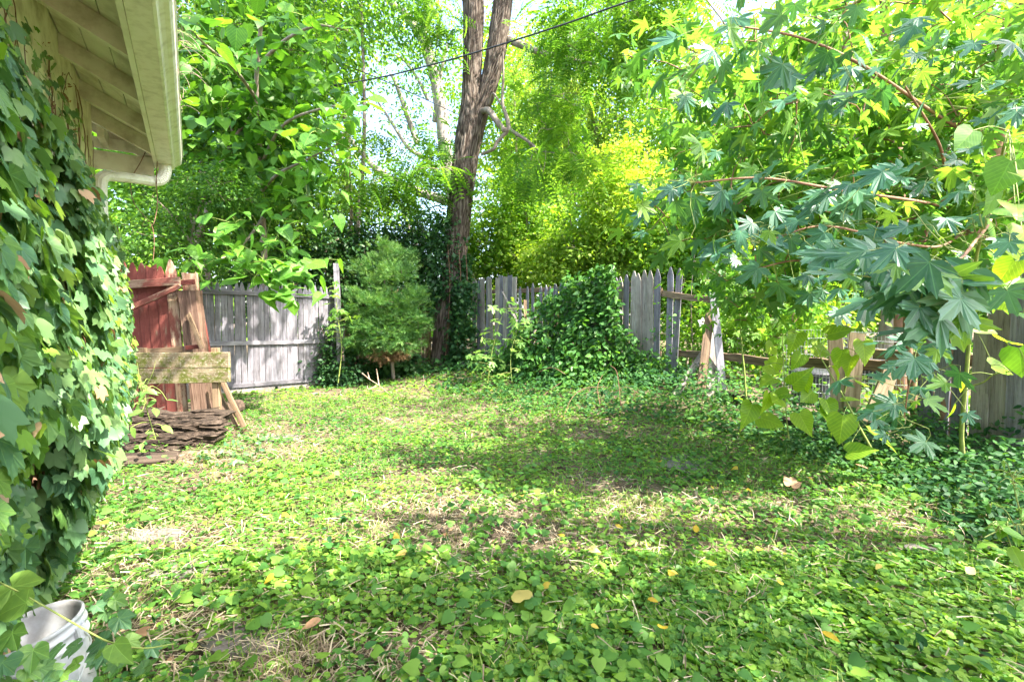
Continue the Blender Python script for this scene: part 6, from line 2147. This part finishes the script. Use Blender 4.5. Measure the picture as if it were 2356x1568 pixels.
# ---------------- stones, husks, sticks, fallen leaves
def slab(X, Y, r1, r2, lab, seed, rise=.012, rot=0.0):
    d = 1447 / (Y - 735)
    p = at(X, Y, d)
    r = random.Random(seed)
    k = 11
    g = tz(p.x, p.y)
    top, bot = [], []
    for i in range(k):
        a = 2 * math.pi * i / k
        q = r.uniform(.82, 1.1)
        x, y = math.cos(a) * r1 * q, math.sin(a) * r2 * q
        x, y = x * math.cos(rot) - y * math.sin(rot), x * math.sin(rot) + y * math.cos(rot)
        top.append((p.x + x * .95, p.y + y * .95, g + rise + .008 + r.uniform(-.003, .003)))
        bot.append((p.x + x, p.y + y, g - .04))
    V = top + bot + [(p.x, p.y, g + rise + .012)]
    F = [(i, (i + 1) % k, 2 * k) for i in range(k)] + [(i + k, (i + 1) % k + k, (i + 1) % k, i) for i in range(k)]
    mb = MB()
    mb.add(V, F)
    mb.build('paving_stone', M['concrete'], label=lab, cat='stone')


slab(1580, 1072, .24, .34, 'long sunlit flat stone at the right edge of the lawn by the dark vines', 1, .02, -.5)
slab(420, 1330, .20, .12, 'bare grey flat stone in the soil patch at left', 2, .014)
slab(340, 1250, .22, .10, 'brown dusty flat stone behind the walnut husks at left', 3, .012)
slab(560, 1490, .22, .11, 'grey flat stone half under leaves nearest the camera at lower left', 4, .014)
slab(640, 1010, .26, .16, 'pinkish flat stone sunk in the lawn before the silver fence', 5, .012)
slab(2115, 1290, .09, .06, 'small pale stone in the leaves at lower right', 6, .03)


def husk(X, Y, r, lab):
    d = 1447 / (Y - 735)
    p = at(X, Y, d)
    V, F = [], []
    rg = random.Random(int(X))
    nu, nv = 10, 7
    for j in range(nv + 1):
        for i in range(nu):
            th, ph = 2 * math.pi * i / nu, math.pi * j / nv
            q = r * (1 + rg.uniform(-.1, .1))
            V.append((p.x + q * math.sin(ph) * math.cos(th), p.y + q * math.sin(ph) * math.sin(th), tz(p.x, p.y) + r * .85 + q * .9 * math.cos(ph)))
    for j in range(nv):
        for i in range(nu):
            F.append((j * nu + i, (j + 1) * nu + i, (j + 1) * nu + (i + 1) % nu, j * nu + (i + 1) % nu))
    mb = MB()
    mb.add(V, F)
    mb.build('walnut_husk', M['husk'], smooth=True, label=lab, cat='husk', group='dark walnut husks on the ground')


for X, Y, r, lab in ((355, 1272, .022, 'round brown husk standing out on the bare soil at left'), (406, 1312, .021, 'dark husk beside the bare grey flat stone'), (237, 1294, .022, 'dark husk near the ivy left of the dusty stone'), (449, 1132, .022, 'dark husk in a small cluster in the lawn, rightmost of them'),
                     (435, 1136, .020, 'dark husk in a small cluster in the lawn, leftmost of them'), (169, 1345, .021, 'dark husk closest to the wall ivy above the bucket'), (196, 1341, .020, 'dark husk just right of the one closest to the wall ivy'), (1018, 1238, .02, 'lone dark husk in the middle of the lawn')):
    husk(X, Y, r, lab)


def stick(lab, specs, r=.007, mat='twig', name='stick', ground=True):
    t = None
    mb = MB()
    for spec in specs:
        limb(mb, spec, r, r * .5, n=16, seg=6)
    mb.build(name, M[mat], smooth=True, label=lab, cat='stick')


stick('pale forked dead branch lying on the lawn near the yew bush', [[(833, 858, 8.6), (850, 872, 8.5), (870, 885, 8.4), (897, 907, 8.3)], [(850, 872, 8.5), (846, 856, 8.6)], [(872, 886, 8.4), (868, 860, 8.5), (866, 848, 8.5)], [(866, 888, 8.4), (848, 895, 8.3), (845, 886, 8.3)]], .012)
stick('thin grey dead branch standing out of the lawn before the big trunk', [[(948, 904, 8.6), (968, 893, 8.5), (975, 882, 8.5), (974, 862, 8.5)]], .009)
stick('dark curved stick lying in the middle of the sunlit lawn', [[(1196, 1062, 4.45), (1230, 1058, 4.5), (1262, 1060, 4.46), (1300, 1076, 4.25)]], .009, 'vine_bark')
stick('long thin reddish stick in the leaves right of centre', [[(1510, 1200, 3.1), (1560, 1225, 2.98), (1620, 1255, 2.8), (1740, 1282, 2.66)]], .004, 'vine_bark')
stick('straight pale cane lying across the soil at lower left', [[(560, 1450, 2.03), (650, 1400, 2.18), (740, 1350, 2.35), (800, 1320, 2.48)]], .004)
stick('dark thin twig lying across the lower left corner of the yard', [[(340, 1430, 2.08), (440, 1428, 2.09), (560, 1420, 2.12), (640, 1424, 2.11)]], .005, 'vine_bark')
stick('grey crooked stick on the ground before the dark vinca at right', [[(2080, 1168, 3.3), (2120, 1180, 3.25), (2165, 1195, 3.15), (2200, 1210, 3.0)]], .006)
stick('short dark stick on bare soil beside the wall ivy', [[(228, 1345, 2.4), (246, 1330, 2.45), (265, 1310, 2.55)]], .007, 'vine_bark')
stick('upright thin bare twig rising from the vines at right', [[(2065, 1095, 3.9), (2075, 1075, 3.95), (2092, 1050, 4.0)]], .005)
# a few more loose bits of vine wood
for i, (X, Y, w, lab) in enumerate(((1360, 1010, .3, 'thin curved twig in the shaded lawn below the dry canes'), (700, 1120, .25, 'short twig in the leaves left of centre'), (1480, 1350, .3, 'twig lying in the violets near the bottom'), (1980, 1350, .3, 'thin twig among the leaves at lower right'), (900, 1330, .35, 'slender twig crossing the leaves left of the violets'))):
    d = 1447 / (Y - 735)
    dx = w * F_PX / d
    stick(lab, [[(X, Y, d), (X + dx * .4, Y - 8, d * 1.01), (X + dx, Y + 6, d * .985)]], .0035)

gidx = 0
COLW = ('yellow', 'golden', 'pale yellow')
spots = []
for (X, Y) in ((205, 440), (370, 570), (290, 775), (1340, 790), (1500, 880), (1240, 1110), (1850, 1200), (1650, 710), (670, 460), (1075, 515), (2000, 1035), (1940, 1400), (1500, 1355), (700, 200), (820, 80), (160, 130), (1180, 70), (940, 330), (360, 900)):
    spots.append((X * .374 + 798, Y * .374 + 982))
for (X, Y) in ((1190, 1030), (640, 1150), (160, 840), (245, 545), (970, 575), (800, 530), (650, 965), (445, 575), (235, 1030), (30, 1085), (1630, 615), (1690, 700), (860, 1440), (500, 930)):
    spots.append((X * .413 + 1534, Y * .413 + 920))
for (X, Y) in ((1920, 520), (2200, 600), (2210, 860), (1960, 395), (1660, 460), (1860, 1000), (1310, 150), (850, 830)):
    spots.append((X * .3385, Y * .3385 + 1043))
for _ in range(14):
    spots.append((float(RNG.uniform(560, 2000)), float(RNG.uniform(900, 1110))))
REG = ((900, 'far back of the lawn'), (1000, 'back half of the lawn'), (1130, 'middle of the lawn'), (1260, 'front half of the lawn'), (1600, 'bottom of the yard'))
COLX = ((700, 'at far left of the'), (1050, 'left of centre in the'), (1350, 'near the centre of the'), (1700, 'right of centre in the'), (2400, 'at far right of the'))


def fallen(X, Y, size, mat, lab, tmpl=None, name='fallen_leaf', grp='yellow fallen leaves on the lawn'):
    d = 1447 / (Y - 735)
    p = at(X, Y, d)
    z = tz(p.x, p.y) + .065 + size * .15
    mb = MB()
    a = RNG.uniform(0, 6.28)
    scatter(mb, tmpl or (OVATE if RNG.uniform() < .6 else HEART2), [(0, 0, 0)], [(math.cos(a), math.sin(a), RNG.normal() * .2)], [(RNG.normal() * .25, -.35 + RNG.normal() * .2, 1)], size, .5)
    o = mb.build(name, M[mat], smooth=True, label=lab, cat='leaf', group=grp)
    o.location = (p.x, p.y, z)


used_l = {}
for (X, Y) in spots:
    reg = next(w for lim, w in REG if Y < lim)
    cw = next(w for lim, w in COLX if X < lim)
    c = COLW[gidx % 3]
    gidx += 1
    base = f'{c} fallen leaf lying {cw} {reg}'
    nsame = used_l.get(base, 0)
    used_l[base] = nsame + 1
    sz = ('', 'small ', 'large ', 'curled ')[nsame % 4]
    fallen(X, Y, {'': .05, 'small ': .035, 'large ': .07, 'curled ': .045}[sz], 'yellow_leaf', sz + base)
fallen(1205, 1440, .11, 'yellow_leaf', 'biggest pale yellow fallen leaf standing among the violets at bottom centre', HEART)
fallen(2222, 1370, .08, 'yellow_leaf', 'broad clean yellow oval leaf at the lower right', OVATE)
fallen(1978, 1112, .09, 'dry_leaf', 'pale tan dead leaf in front of the dark vinca at right', HEART3, grp=None)
fallen(1820, 1150, .10, 'dry_leaf', 'crumpled tan dead leaf right of centre below the sunlit strip', IVYS[1], grp=None)
fallen(317, 1520, .06, 'dry_leaf', 'pale brown oak like dead leaf beside the white bucket', IVYS[0], grp=None)
fallen(740, 1480, .08, 'dry_leaf', 'reddish brown dead leaf at bottom left of centre', OVATE, grp=None)

# ---------------- overhead cables
def cable(lab, spec, r):
    mb = MB()
    limb(mb, spec, r, r, n=40, seg=6)
    mb.build('overhead_cable', M['cable'], smooth=True, label=lab, cat='cable')


cable('thick dark cable crossing in front of the big trunk high up', [(1700, -75, 6.6), (1452, 2, 7.2), (1280, 62, 7.8), (1100, 119, 8.4), (970, 155, 8.9), (840, 185, 9.4), (600, 222, 10.3), (380, 250, 11.0)], .013)
cable('thin cable sloping down right into the leaves left of the big trunk', [(560, 60, 10), (745, 132, 11), (870, 180, 12), (990, 234, 13), (1100, 285, 14)], .011)
cable('upper of two parallel cables low over the bright sky gap', [(440, 300, 11), (690, 360, 11.8), (860, 392, 12.3), (1030, 430, 13)], .011)
cable('lower of two parallel cables low over the bright sky gap', [(440, 306, 11), (690, 366, 11.8), (860, 398, 12.3), (1030, 435, 13)], .008)
